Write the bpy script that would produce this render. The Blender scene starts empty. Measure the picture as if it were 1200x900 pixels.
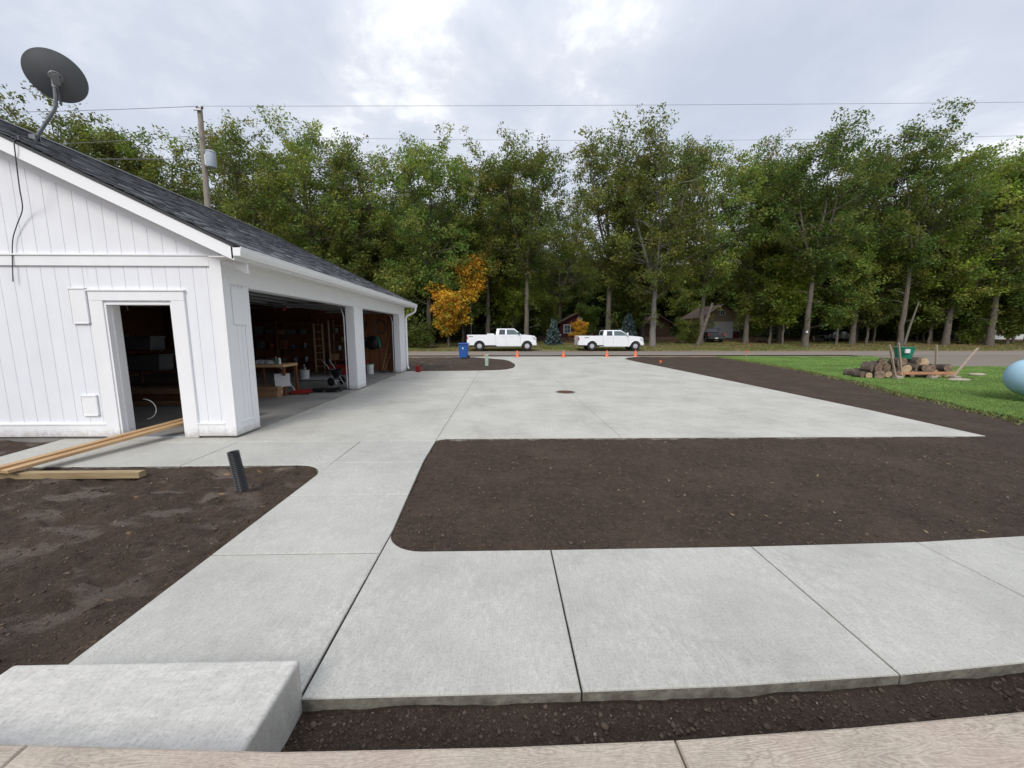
import bpy, bmesh, math, random
import numpy as np
from mathutils import Vector, Matrix, Euler
sc = bpy.context.scene
COL = sc.collection
R_ = math.radians
# ------------------------------------------------------------------ mesh helpers
class MB:
    def __init__(s): s.v=[]; s.f=[]; s.m=[]; s.mi=0
    def add(s, vs, fs):
        b=len(s.v); s.v += [tuple(p) for p in vs]
        for f in fs: s.f.append(tuple(i+b for i in f)); s.m.append(s.mi)
        return s
    def box(s, x0,x1,y0,y1,z0,z1, M=None):
        vs=[(x0,y0,z0),(x1,y0,z0),(x1,y1,z0),(x0,y1,z0),(x0,y0,z1),(x1,y0,z1),(x1,y1,z1),(x0,y1,z1)]
        if M is not None: vs=[M@Vector(p) for p in vs]
        return s.add(vs,[(0,3,2,1),(4,5,6,7),(0,1,5,4),(1,2,6,5),(2,3,7,6),(3,0,4,7)])
    def prism(s, poly, a, b, axis='z'):
        n=len(poly)
        if axis=='z': q=lambda p,t:(p[0],p[1],t)
        elif axis=='y': q=lambda p,t:(p[0],t,p[1])
        else: q=lambda p,t:(t,p[0],p[1])
        vs=[q(p,a) for p in poly]+[q(p,b) for p in poly]
        fs=[tuple(range(n))[::-1], tuple(range(n,2*n))]+[(i,(i+1)%n,(i+1)%n+n,i+n) for i in range(n)]
        return s.add(vs,fs)
    def tube(s, pts, rs, n=8, cap=True):
        pts=[Vector(p) for p in pts]
        if not hasattr(rs,'__len__'): rs=[rs]*len(pts)
        vs=[];fs=[]
        up=None
        for i,p in enumerate(pts):
            d=(pts[min(i+1,len(pts)-1)]-pts[max(i-1,0)])
            if d.length<1e-9: d=Vector((0,0,1))
            d.normalize()
            if up is None:
                up=Vector((0,0,1)) if abs(d.z)<.9 else Vector((1,0,0))
            a=d.cross(up)
            if a.length<1e-6: a=d.cross(Vector((1,.3,0)))
            a.normalize(); b=a.cross(d).normalized(); up=b
            for k in range(n):
                t=2*math.pi*k/n; vs.append(p+(a*math.cos(t)+b*math.sin(t))*rs[i])
        for i in range(len(pts)-1):
            for k in range(n):
                fs.append((i*n+k,i*n+(k+1)%n,(i+1)*n+(k+1)%n,(i+1)*n+k))
        if cap: fs.append(tuple(range(n))); fs.append(tuple(range((len(pts)-1)*n,len(pts)*n))[::-1])
        return s.add(vs,fs)
    def lathe(s, prof, n=16, M=None, caps=True):
        vs=[];fs=[]
        for r,z in prof:
            for k in range(n):
                t=2*math.pi*k/n; p=Vector((r*math.cos(t),r*math.sin(t),z)); vs.append(M@p if M is not None else p)
        for i in range(len(prof)-1):
            for k in range(n): fs.append((i*n+k,i*n+(k+1)%n,(i+1)*n+(k+1)%n,(i+1)*n+k))
        if caps:
            if prof[0][0]>1e-6: fs.append(tuple(range(n))[::-1])
            if prof[-1][0]>1e-6: fs.append(tuple(range((len(prof)-1)*n,len(prof)*n)))
        return s.add(vs,fs)
    def build(s, name, mat, parent=None, bevel=0, smooth=False, M=None, seg=2, recalc=True):
        me=bpy.data.meshes.new(name); me.from_pydata(s.v,[],s.f)
        mats=mat if isinstance(mat,(list,tuple)) else [mat]
        for m in mats: me.materials.append(m)
        if len(mats)>1: me.polygons.foreach_set('material_index',s.m)
        if recalc:
            bm=bmesh.new(); bm.from_mesh(me); bmesh.ops.remove_doubles(bm,verts=bm.verts,dist=1e-5)
            bmesh.ops.recalc_face_normals(bm,faces=bm.faces); bm.to_mesh(me); bm.free()
        o=bpy.data.objects.new(name,me); COL.objects.link(o)
        if parent is not None: o.parent=parent
        if M is not None: o.matrix_local=M
        if smooth:
            me.polygons.foreach_set('use_smooth',[True]*len(me.polygons))
            me.set_sharp_from_angle(angle=R_(40))
        if bevel:
            b=o.modifiers.new('bevel','BEVEL'); b.width=bevel; b.segments=seg; b.limit_method='ANGLE'; b.angle_limit=R_(40)
            b.harden_normals=False
        me.update(); return o
def tag(o,label=None,cat=None,group=None,kind=None):
    if label: o['label']=label
    if cat: o['category']=cat
    if group: o['group']=group
    if kind: o['kind']=kind
    return o
def empty(name,loc,rz=0):
    o=bpy.data.objects.new(name,None); COL.objects.link(o); o.location=loc; o.rotation_euler=(0,0,rz); o.empty_display_size=.3; return o
def copy_tree(o,parent=None):
    c=o.copy(); COL.objects.link(c)
    if parent is not None: c.parent=parent
    for ch in list(o.children): copy_tree(ch,c)
    return c
def npmesh(name, verts, nper, mats, colors=None, smooth=False, faces=None):
    me=bpy.data.meshes.new(name); nv=len(verts)
    me.vertices.add(nv); me.vertices.foreach_set('co',np.asarray(verts,np.float32).ravel())
    if faces is None: faces=np.arange(nv,dtype=np.int32)
    faces=np.asarray(faces,np.int32).ravel(); nf=len(faces)//nper
    me.loops.add(len(faces)); me.loops.foreach_set('vertex_index',faces)
    me.polygons.add(nf); me.polygons.foreach_set('loop_start',np.arange(0,nf*nper,nper,dtype=np.int32))
    me.polygons.foreach_set('loop_total',np.full(nf,nper,np.int32))
    if smooth: me.polygons.foreach_set('use_smooth',np.ones(nf,bool))
    for m in (mats if isinstance(mats,(list,tuple)) else [mats]): me.materials.append(m)
    if colors is not None:
        a=me.color_attributes.new('tint','FLOAT_COLOR','CORNER')
        c=np.ones((nf,nper,4),np.float32); c[:,:,:3]=colors[:,None,:]; a.data.foreach_set('color',c.ravel())
    me.update(calc_edges=True); return me
def obj(name,me,parent=None,loc=None):
    o=bpy.data.objects.new(name,me); COL.objects.link(o)
    if parent is not None: o.parent=parent
    if loc: o.location=loc
    return o
# ------------------------------------------------------------------ noise (numpy)
def _h(ix,iy,s):
    n=(ix.astype(np.int64)*374761393+iy.astype(np.int64)*668265263+s*2147483647)&0xffffffff
    n=((n^(n>>13))*1274126177)&0xffffffff
    return ((n^(n>>16))&0xffff)/65535.
def vn(x,y,s=0):
    ix=np.floor(x);iy=np.floor(y);fx=x-ix;fy=y-iy;fx=fx*fx*(3-2*fx);fy=fy*fy*(3-2*fy)
    a=_h(ix,iy,s);b=_h(ix+1,iy,s);c=_h(ix,iy+1,s);d=_h(ix+1,iy+1,s)
    return (a*(1-fx)+b*fx)*(1-fy)+(c*(1-fx)+d*fx)*fy
def fbm(x,y,o=4,s=0):
    t=0;a=.5;n=0
    for k in range(o): t=t+a*vn(x*2**k+17*k,y*2**k-9*k,s+k); n+=a; a*=.5
    return t/n
# ------------------------------------------------------------------ materials
def newmat(name):
    m=bpy.data.materials.new(name); m.use_nodes=True; nt=m.node_tree; b=nt.nodes['Principled BSDF']; return m,nt,b
def N(nt,t,**k):
    n=nt.nodes.new(t)
    for a,v in k.items(): setattr(n,a,v)
    return n
def noise(nt,coord,scale,detail=4,rough=.55,dist=0):
    n=N(nt,'ShaderNodeTexNoise'); n.inputs['Scale'].default_value=scale; n.inputs['Detail'].default_value=detail
    n.inputs['Roughness'].default_value=rough; n.inputs['Distortion'].default_value=dist
    nt.links.new(coord,n.inputs['Vector']); return n.outputs['Fac']
def ramp(nt,fac,stops):
    r=N(nt,'ShaderNodeValToRGB'); e=r.color_ramp.elements
    while len(e)<len(stops): e.new(.5)
    for i,(p,c) in enumerate(stops): e[i].position=p; e[i].color=(*c,1) if len(c)==3 else c
    nt.links.new(fac,r.inputs[0]); return r.outputs[0]
def mixc(nt,fac,a,b,mode='MIX'):
    m=N(nt,'ShaderNodeMix',data_type='RGBA',blend_type=mode)
    for s,v in ((m.inputs[0],fac),(m.inputs[6],a),(m.inputs[7],b)):
        if hasattr(v,'node'): nt.links.new(v,s)
        elif isinstance(v,(int,float)): s.default_value=v
        else: s.default_value=(*v,1)
    return m.outputs[2]
def math_(nt,op,a,b=None,c=None,clamp=False):
    m=N(nt,'ShaderNodeMath',operation=op); m.use_clamp=clamp
    for i,v in enumerate((a,b,c)):
        if v is None: continue
        if hasattr(v,'node'): nt.links.new(v,m.inputs[i])
        else: m.inputs[i].default_value=v
    return m.outputs[0]
def coords(nt,kind='Object'): return N(nt,'ShaderNodeTexCoord').outputs[kind]
def bump(nt,b,h,strength=.3,dist=.01,prev=None):
    n=N(nt,'ShaderNodeBump'); n.inputs['Strength'].default_value=strength; n.inputs['Distance'].default_value=dist
    nt.links.new(h,n.inputs['Height'])
    if prev is not None: nt.links.new(prev,n.inputs['Normal'])
    nt.links.new(n.outputs[0],b.inputs['Normal']); return n.outputs[0]
def pm(name,c,rough=.6,c2=None,scale=8,bs=0,bscale=60,bd=.005,metal=0,spec=None,detail=4,stretch=None,coat=0):
    m,nt,b=newmat(name); b.inputs['Roughness'].default_value=rough; b.inputs['Metallic'].default_value=metal
    if spec is not None: b.inputs['Specular IOR Level'].default_value=spec
    if coat: b.inputs['Coat Weight'].default_value=coat; b.inputs['Coat Roughness'].default_value=.08
    co=coords(nt)
    if stretch:
        mp=N(nt,'ShaderNodeMapping'); mp.inputs['Scale'].default_value=stretch; nt.links.new(co,mp.inputs[0]); co=mp.outputs[0]
    if c2 is None: c2=tuple(x*.85 for x in c)
    nt.links.new(ramp(nt,noise(nt,co,scale,detail),[(.3,c2),(.7,c)]),b.inputs['Base Color'])
    if bs: bump(nt,b,noise(nt,co,bscale,3),bs,bd)
    return m
MAT={}
MAT['white']=pm('white_painted_siding',(.80,.81,.84),.5,(.765,.775,.81),3,.15,90,.002)
MAT['trim']=pm('white_trim_board',(.83,.83,.84),.42,(.80,.805,.82),2.5,.08,70,.002)
for nm_ in ('white','trim'):
    nt=MAT[nm_].node_tree; b=nt.nodes['Principled BSDF']; src=b.inputs['Base Color'].links[0].from_socket
    g_=N(nt,'ShaderNodeNewGeometry').outputs['Position']; sz_=N(nt,'ShaderNodeSeparateXYZ'); nt.links.new(g_,sz_.inputs[0])
    k_=math_(nt,'ADD',sz_.outputs[2],math_(nt,'MULTIPLY',noise(nt,g_,16,5,.7),-.28)); mr=N(nt,'ShaderNodeMapRange'); mr.inputs[1].default_value=.02; mr.inputs[2].default_value=-.12; mr.inputs[4].default_value=.6; nt.links.new(k_,mr.inputs[0])
    mp=N(nt,'ShaderNodeMapping'); mp.inputs['Scale'].default_value=(6,6,.8); nt.links.new(g_,mp.inputs[0])
    c_=mixc(nt,1.,src,ramp(nt,noise(nt,mp.outputs[0],1,5,.6),[(.35,(.975,.975,.97)),(.6,(1,1,1))]),'MULTIPLY')
    nt.links.new(mixc(nt,mr.outputs[0],c_,(.30,.25,.20)),b.inputs['Base Color'])
MAT['gutter']=pm('white_gutter_metal',(.84,.84,.85),.3,(.82,.82,.83),2)
MAT['soffit']=pm('soffit_paint',(.72,.70,.67),.6,(.68,.66,.64),2)
MAT['black_metal']=pm('black_metal',(.03,.03,.032),.45,(.02,.02,.02),5)
MAT['gray_metal']=pm('gray_metal',(.28,.29,.30),.4,(.22,.23,.24),6,metal=.7)
MAT['bin_gray']=pm('dark_grey_bin',(.13,.135,.14),.5,(.10,.105,.11),6)
MAT['galv']=pm('galvanised_steel',(.55,.56,.57),.4,(.45,.46,.48),6,metal=.5)
MAT['dish']=pm('dish_gray_paint',(.13,.135,.14),.5,(.11,.115,.12),4)
MAT['plywood']=pm('brown_plywood',(.34,.135,.05),.6,(.19,.07,.025),2.2,.2,20,.004,stretch=(3,3,.5))
MAT['dark_wood']=pm('dark_wood_and_shaded_lining',(.20,.08,.035),.6,(.12,.045,.02),4,stretch=(4,4,.6))  # dark shelf wood, and wall lining with the interior shade put into its colour
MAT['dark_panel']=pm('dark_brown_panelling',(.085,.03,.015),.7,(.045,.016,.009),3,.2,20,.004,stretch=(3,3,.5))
MAT['lumber']=pm('fresh_lumber',(.55,.38,.20),.65,(.36,.20,.09),3,.3,30,.003,stretch=(.8,14,14),detail=7)
MAT['lumber_wet']=pm('weathered_lumber',(.40,.31,.17),.7,(.22,.15,.075),3,.3,30,.003,stretch=(.8,12,12),detail=7)
MAT['post_wood']=pm('gray_brown_wood_post',(.42,.33,.26),.75,(.27,.20,.15),6,.4,25,.004,stretch=(5,5,1))
MAT['rack_rail']=pm('reddish_wood_rail',(.50,.24,.13),.7,(.36,.17,.09),6,.3,25,.004)
MAT['bark_log']=pm('log_bark',(.115,.085,.065),.9,(.04,.03,.024),9,.9,22,.03)
MAT['cut_end']=pm('cut_log_end',(.30,.21,.14),.8,(.09,.062,.045),7,.3,30,.01)
MAT['cut_pale']=pm('pale_cut_wood',(.55,.40,.24),.8,(.36,.25,.15),6,.3,30,.01)
MAT['plastic_black']=pm('black_plastic',(.016,.017,.019),.38,(.012,.012,.013),8)
MAT['blue_bin']=pm('blue_plastic',(.012,.09,.36),.45,(.01,.07,.28),5)
MAT['green_bin']=pm('green_plastic',(.015,.20,.13),.45,(.012,.16,.10),5)
MAT['orange']=pm('orange_plastic',(.85,.14,.04),.5,(.75,.12,.04),5)
MAT['red']=pm('red_paint',(.34,.018,.014),.5,(.22,.012,.01),6)
MAT['tank']=pm('pale_blue_tank_paint',(.38,.58,.70),.38,(.32,.52,.64),3,.05,30,.003)
MAT['mark_post']=pm('pale_green_plastic',(.36,.48,.38),.5,(.30,.41,.33),5)
MAT['rust']=pm('rusty_iron',(.14,.065,.04),.8,(.07,.035,.025),30,.5,90,.004)
MAT['paper']=pm('white_cardboard',(.72,.72,.74),.7,(.62,.62,.64),4)
MAT['cardboard']=pm('brown_cardboard',(.32,.19,.10),.8,(.25,.14,.07),4)
MAT['stone']=pm('pale_stone',(.42,.37,.30),.85,(.27,.23,.18),6,.6,14,.03)
MAT['pole']=pm('weathered_utility_pole',(.30,.265,.215),.85,(.19,.165,.135),5,.5,20,.01,stretch=(5,5,.5))
MAT['transformer']=pm('transformer_gray_paint',(.42,.47,.53),.4,(.37,.42,.48),6)
MAT['porcelain']=pm('brown_porcelain',(.10,.05,.035),.25)
MAT['cable']=pm('dark_cable',(.05,.05,.055),.6)
MAT['wire']=pm('aluminium_wire',(.22,.23,.25),.5,(.2,.2,.22),3)
MAT['truck_white']=pm('white_vehicle_paint',(.80,.82,.85),.28,(.78,.80,.83),2,coat=.6)
MAT['truck_black']=pm('black_vehicle_paint',(.012,.012,.014),.25,(.01,.01,.012),2,coat=.6)
MAT['glass_dark']=pm('tinted_window_glass',(.035,.045,.05),.08,(.03,.04,.045),2,spec=.8)
MAT['glass_teal']=pm('clear_window_glass',(.09,.13,.13),.06,(.07,.10,.10),2,spec=.9)
MAT['tyre']=pm('tyre_rubber',(.02,.02,.02),.85,(.015,.015,.015),6)
MAT['rim']=pm('alloy_wheel',(.62,.63,.65),.3,(.55,.56,.58),6,metal=.55)
MAT['tail']=pm('red_lamp_lens',(.42,.02,.02),.25)
MAT['lamp']=pm('headlamp_lens',(.55,.58,.60),.12)
MAT['cabin_red']=pm('dark_red_boards',(.10,.013,.02),.7,(.075,.01,.016),4)
MAT['roof_brown']=pm('brown_roof',(.13,.085,.06),.8,(.09,.06,.045),6)
MAT['tan_siding']=pm('tan_siding',(.42,.35,.27),.7,(.35,.29,.22),4)
MAT['door_white']=pm('white_door_paint',(.82,.83,.84),.5)
MAT['log_wall']=pm('dark_log_wall',(.13,.075,.045),.8,(.08,.045,.03),6)
MAT['purple']=pm('purple_plastic',(.13,.07,.30),.5,(.45,.4,.5),14)
MAT['bucket']=pm('white_plastic_bucket',(.70,.71,.70),.45,(.60,.61,.60),6)
MAT['lid_green']=pm('green_lid',(.03,.22,.11),.45)
MAT['tarp']=pm('dusty_sheet',(.42,.43,.44),.7,(.30,.31,.32),5,.3,12,.02)
MAT['floor_dust']=pm('garage_floor_concrete',(.30,.29,.27),.75,(.19,.18,.165),1.6,.15,50,.003,detail=6)
# --- concrete
def concrete(name,c1,c2,trowel=False):
    m,nt,b=newmat(name); co=coords(nt)
    big=noise(nt,co,.9,5,.6); mid=noise(nt,co,5,5,.6); fine=noise(nt,co,85,4,.7)
    mp=N(nt,'ShaderNodeMapping'); mp.inputs['Scale'].default_value=(120,9,1); nt.links.new(co,mp.inputs[0])
    broom=noise(nt,mp.outputs[0],1.,3,.6)
    base=ramp(nt,big,[(.30,c2),(.66,c1)])
    base=mixc(nt,ramp(nt,mid,[(.35,(0,0,0)),(.75,(.55,.55,.55))]),base,tuple(x*1.09 for x in c1))
    ms=N(nt,'ShaderNodeMapping'); ms.inputs['Scale'].default_value=(24,15,1); nt.links.new(co,ms.inputs[0])
    sc1=math_(nt,'MULTIPLY',ramp(nt,noise(nt,ms.outputs[0],1.,5,.7,.4),[(.44,(0,)*3),(.66,(1,)*3)]),ramp(nt,noise(nt,co,1.7,4),[(.38,(.08,)*3),(.66,(.6,)*3)]))
    base=mixc(nt,sc1,base,tuple(min(.72,x*1.28) for x in c1))
    if trowel:
        mt=N(nt,'ShaderNodeMapping'); mt.inputs['Scale'].default_value=(9,26,9); nt.links.new(co,mt.inputs[0])
        base=mixc(nt,1.,base,ramp(nt,noise(nt,mt.outputs[0],1.,5,.6,.8),[(.36,(.94,)*3),(.5,(1.,)*3),(.62,(1.09,)*3)]),'MULTIPLY')
    sp=ramp(nt,fine,[(.36,(.80 if trowel else .74,)*3),(.48,(1,1,1)),(.60,(1.0,1.0,1.0)),(.70,(1.14,1.14,1.14))])
    base=mixc(nt,1.,base,sp,'MULTIPLY')
    base=mixc(nt,1.,base,ramp(nt,broom,[(.3,(.9,.9,.9)),(.7,(1.04,1.04,1.04))]),'MULTIPLY')
    nt.links.new(base,b.inputs['Base Color'])
    r=ramp(nt,big,[(.3,(.52,)*3),(.7,(.78,)*3)]); nt.links.new(r,b.inputs['Roughness'])
    p=bump(nt,b,fine,.12 if trowel else .35,.003)
    if not trowel: bump(nt,b,broom,.28,.003,p)
    return m
MAT['concrete']=concrete('broomed_concrete',(.462,.452,.410),(.345,.337,.300))
MAT['concrete_far']=concrete('driveway_concrete',(.49,.475,.425),(.355,.342,.30))
MAT['slab_side']=pm('soil_stained_concrete',(.27,.26,.22),.9,(.12,.105,.085),14,.6,40,.01)
MAT['step']=concrete('step_concrete',(.51,.49,.45),(.455,.44,.405),True)
m,nt,b=newmat('stamped_patio'); co=coords(nt)
mp=N(nt,'ShaderNodeMapping'); mp.inputs['Scale'].default_value=(1.1,7,1); nt.links.new(co,mp.inputs[0])
g=noise(nt,mp.outputs[0],2.2,3,.5,1.6)
w=math_(nt,'SINE',math_(nt,'MULTIPLY',g,70.)); w=math_(nt,'MULTIPLY_ADD',w,.5,.5)
fine=noise(nt,co,70,4,.7); big=noise(nt,co,2.5,4)
base=ramp(nt,big,[(.3,(.36,.305,.245)),(.5,(.44,.375,.30)),(.7,(.40,.315,.255))])
base=mixc(nt,math_(nt,'MULTIPLY',ramp(nt,w,[(.0,(1,1,1)),(.35,(0,0,0))]),ramp(nt,noise(nt,co,3,4),[(.38,(.0,)*3),(.68,(.65,)*3)])),base,(.17,.125,.098))
base=mixc(nt,1.,base,ramp(nt,fine,[(.35,(.85,)*3),(.65,(1.1,)*3)]),'MULTIPLY')
nt.links.new(base,b.inputs['Base Color']); b.inputs['Roughness'].default_value=.55
p=bump(nt,b,w,.35,.003); bump(nt,b,fine,.2,.002,p); MAT['patio']=m
# --- ground
m,nt,b=newmat('topsoil_and_verge'); co=coords(nt,'Object')
geo=N(nt,'ShaderNodeNewGeometry').outputs['Position']
sx=N(nt,'ShaderNodeSeparateXYZ'); nt.links.new(geo,sx.inputs[0])
n1=noise(nt,geo,1.1,6,.65); n2=noise(nt,geo,17,8,.78); n3=noise(nt,geo,95,6,.8)
soil=ramp(nt,n2,[(.28,(.031,.0215,.016)),(.5,(.057,.040,.0295)),(.72,(.094,.066,.048))])
lm=N(nt,'ShaderNodeMapRange'); lm.inputs[1].default_value=-1.8; lm.inputs[2].default_value=-3.0; nt.links.new(sx.outputs[0],lm.inputs[0])
pmap=N(nt,'ShaderNodeMapping'); pmap.inputs['Scale'].default_value=(1.6,3.0,1); pmap.inputs['Rotation'].default_value=(0,0,.4); nt.links.new(geo,pmap.inputs[0])
pn=noise(nt,pmap.outputs[0],1.3,4,.5,.3)
soil=mixc(nt,ramp(nt,n1,[(.47,(0,0,0)),(.62,(.4,.4,.4))]),soil,(.100,.072,.054))
soil=mixc(nt,math_(nt,'MULTIPLY',ramp(nt,pn,[(.54,(0,)*3),(.62,(.65,)*3)]),lm.outputs[0]),soil,(.155,.125,.105))
soil=mixc(nt,math_(nt,'MULTIPLY',ramp(nt,noise(nt,pmap.outputs[0],2.6,4),[(.68,(0,)*3),(.72,(.8,)*3)]),lm.outputs[0]),soil,(.30,.19,.10))
soil=mixc(nt,1.,soil,ramp(nt,n3,[(.36,(.50,)*3),(.52,(1.0,)*3),(.66,(1.45,)*3)]),'MULTIPLY'); soil=mixc(nt,ramp(nt,n3,[(.70,(0,)*3),(.76,(.5,)*3)]),soil,(.19,.15,.12))
verge=ramp(nt,noise(nt,geo,.55,6,.7),[(.34,(.20,.14,.085)),(.47,(.16,.16,.06)),(.68,(.14,.18,.05))])
verge=mixc(nt,ramp(nt,n2,[(.45,(0,)*3),(.7,(.8,)*3)]),verge,(.26,.20,.12))
floor_=ramp(nt,n2,[(.3,(.045,.03,.02)),(.55,(.10,.062,.038)),(.75,(.17,.10,.06))])
shoulder=ramp(nt,n2,[(.3,(.15,.11,.08)),(.7,(.30,.235,.17))])
yy=math_(nt,'ADD',sx.outputs[1],math_(nt,'MULTIPLY_ADD',n1,5.,-2.5))
def step_(lo,hi):
    mr=N(nt,'ShaderNodeMapRange'); mr.inputs[1].default_value=lo; mr.inputs[2].default_value=hi; nt.links.new(yy,mr.inputs[0]); return mr.outputs[0]
c=mixc(nt,step_(26.4,27.0),soil,shoulder); c=mixc(nt,step_(36.0,37.2),c,verge); c=mixc(nt,step_(46,50),c,floor_)
nt.links.new(c,b.inputs['Base Color']); b.inputs['Roughness'].default_value=.95; b.inputs['Specular IOR Level'].default_value=.2
p=bump(nt,b,n2,.6,.016); bump(nt,b,n3,1.,.010,p); MAT['ground']=m
m,nt,b=newmat('asphalt'); geo=N(nt,'ShaderNodeNewGeometry').outputs['Position']
rm=N(nt,'ShaderNodeMapping'); rm.inputs['Scale'].default_value=(.09,.95,1); nt.links.new(geo,rm.inputs[0]); n1=noise(nt,rm.outputs[0],1.,6,.6); n2=noise(nt,geo,30,5,.7)
c=ramp(nt,n2,[(.3,(.15,.135,.125)),(.7,(.26,.235,.215))]); c=mixc(nt,ramp(nt,n1,[(.46,(0,)*3),(.56,(.85,)*3)]),c,(.27,.20,.145))
nt.links.new(c,b.inputs['Base Color']); b.inputs['Roughness'].default_value=.85; bump(nt,b,n2,.4,.01); MAT['asphalt']=m
m,nt,b=newmat('gravel'); geo=N(nt,'ShaderNodeNewGeometry').outputs['Position']
c=ramp(nt,noise(nt,geo,22,6,.75),[(.3,(.12,.095,.078)),(.7,(.25,.21,.175))]); c=mixc(nt,ramp(nt,noise(nt,geo,.6,5),[(.5,(0,)*3),(.7,(.6,)*3)]),c,(.12,.14,.06))
nt.links.new(c,b.inputs['Base Color']); b.inputs['Roughness'].default_value=.95; MAT['gravel']=m
m,nt,b=newmat('lawn_turf'); geo=N(nt,'ShaderNodeNewGeometry').outputs['Position']
c=ramp(nt,noise(nt,geo,1.3,6,.65),[(.3,(.09,.17,.03)),(.55,(.13,.24,.045)),(.75,(.19,.28,.06))])
nt.links.new(c,b.inputs['Base Color']); b.inputs['Roughness'].default_value=.9; MAT['lawn']=m
def leafmat(name,trans=.5,rnd=.25,rough=.55):
    m,nt,b=newmat(name); a=N(nt,'ShaderNodeAttribute',attribute_name='tint')
    oi=N(nt,'ShaderNodeObjectInfo')
    hs=N(nt,'ShaderNodeHueSaturation')
    mh=N(nt,'ShaderNodeMapRange'); mh.inputs[3].default_value=.5-rnd*.05; mh.inputs[4].default_value=.5+rnd*.04; nt.links.new(oi.outputs['Random'],mh.inputs[0]); nt.links.new(mh.outputs[0],hs.inputs['Hue'])
    r2=math_(nt,'FRACT',math_(nt,'MULTIPLY',oi.outputs['Random'],7.31)); mv=N(nt,'ShaderNodeMapRange'); mv.inputs[3].default_value=1-rnd; mv.inputs[4].default_value=1+rnd; nt.links.new(r2,mv.inputs[0]); nt.links.new(mv.outputs[0],hs.inputs['Value'])
    nt.links.new(a.outputs['Color'],hs.inputs['Color']); nt.links.new(hs.outputs[0],b.inputs['Base Color'])
    b.inputs['Roughness'].default_value=rough; b.inputs['Specular IOR Level'].default_value=.35
    t=N(nt,'ShaderNodeBsdfTranslucent'); nt.links.new(hs.outputs[0],t.inputs[0])
    mx=N(nt,'ShaderNodeMixShader'); mx.inputs[0].default_value=trans
    out=nt.nodes['Material Output']; nt.links.new(b.outputs[0],mx.inputs[1]); nt.links.new(t.outputs[0],mx.inputs[2]); nt.links.new(mx.outputs[0],out.inputs[0]); return m
MAT['leaf']=leafmat('oak_leaves',.5,.34); MAT['leaf_or']=leafmat('autumn_leaves',.35,.05); MAT['needle']=leafmat('spruce_needles',.1,.1); MAT['blade']=leafmat('grass_blades',.3,.0,.6)
MAT['bark']=pm('oak_bark',(.17,.145,.12),.9,(.075,.062,.05),3,.8,12,.05,stretch=(4,4,.8))
MAT['bark_pale']=pm('pale_bark',(.22,.205,.185),.85,(.12,.11,.098),3,.5,12,.03,stretch=(4,4,.8))
m,nt,b=newmat('asphalt_shingle'); a=N(nt,'ShaderNodeAttribute',attribute_name='tint')
gr=noise(nt,coords(nt),160,4,.8); c=mixc(nt,1.,a.outputs['Color'],ramp(nt,gr,[(.3,(.6,)*3),(.7,(1.4,)*3)]),'MULTIPLY')
nt.links.new(c,b.inputs['Base Color']); b.inputs['Roughness'].default_value=.9; bump(nt,b,gr,.4,.004); MAT['shingle']=m
# ------------------------------------------------------------------ terrain
def pip(x,y,poly):
    ins=np.zeros(x.shape,bool); n=len(poly)
    for i in range(n):
        x1,y1=poly[i]; x2,y2=poly[(i+1)%n]
        if y1==y2: continue
        c=((y1>y)!=(y2>y))&(x<(x2-x1)*(y-y1)/(y2-y1)+x1); ins^=c
    return ins
def arc(cx,cy,r,a0,a1,n=8): return [(cx+r*math.cos(R_(a0+(a1-a0)*i/n)),cy+r*math.sin(R_(a0+(a1-a0)*i/n))) for i in range(n+1)]
WALK=[(-6.66,4.718),(-2.60,4.718)]+arc(-2.58,4.335,.38,88,0)+[(-2.20,1.05),(-.935,1.05),(-.935,3.09),(-.985,3.9),(-1.04,4.84),(-1.045,5.45),(-1.045,5.785),(-6.87,5.785),(-6.78,5.15)]
FRONT=[(-.931,1.56),(.36,1.568),(1.08,1.582),(1.93,1.622),(2.61,1.675),(3.5,1.78),(4.5,1.93),(5.6,2.15),(7.,2.5),(7.,3.75),(5.6,3.22),(4.9,3.0),(4.26,2.87),(3.3,2.80),(1.93,2.765),(.36,2.752),(-.6,2.752)]+arc(-.62,3.07,.318,270,180)
DRIVE=[(-6.88,5.785),(-1.045,5.785),(-1.0,5.84),(-.9,5.89),(7.78,5.86),(7.9,8.0),(7.85,15),(7.66,21.8),(7.7,24.3),(8.4,25.7),(9.6,26.9),(-3.3,26.9),(-2.0,26.1),(-1.0,25.3),(.0,24.),(.35,22.8),(.6,20.5),(.58,19.2),(.45,18.1),(.1,17.35),(-.3,17.08),(-1.2,16.85),(-4.23,16.62),(-4.23,6.03),(-6.9,6.03)]
LAWN=[(14.9,26.6),(14.2,21),(13.1,15.6),(12.1,12.6),(10.86,10.04),(9.95,6.97),(9.3,4),(8.8,-4),(70,-4),(70,15.5),(30,17.4),(21.8,18.3),(22.5,21),(25.8,26.2)]
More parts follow.
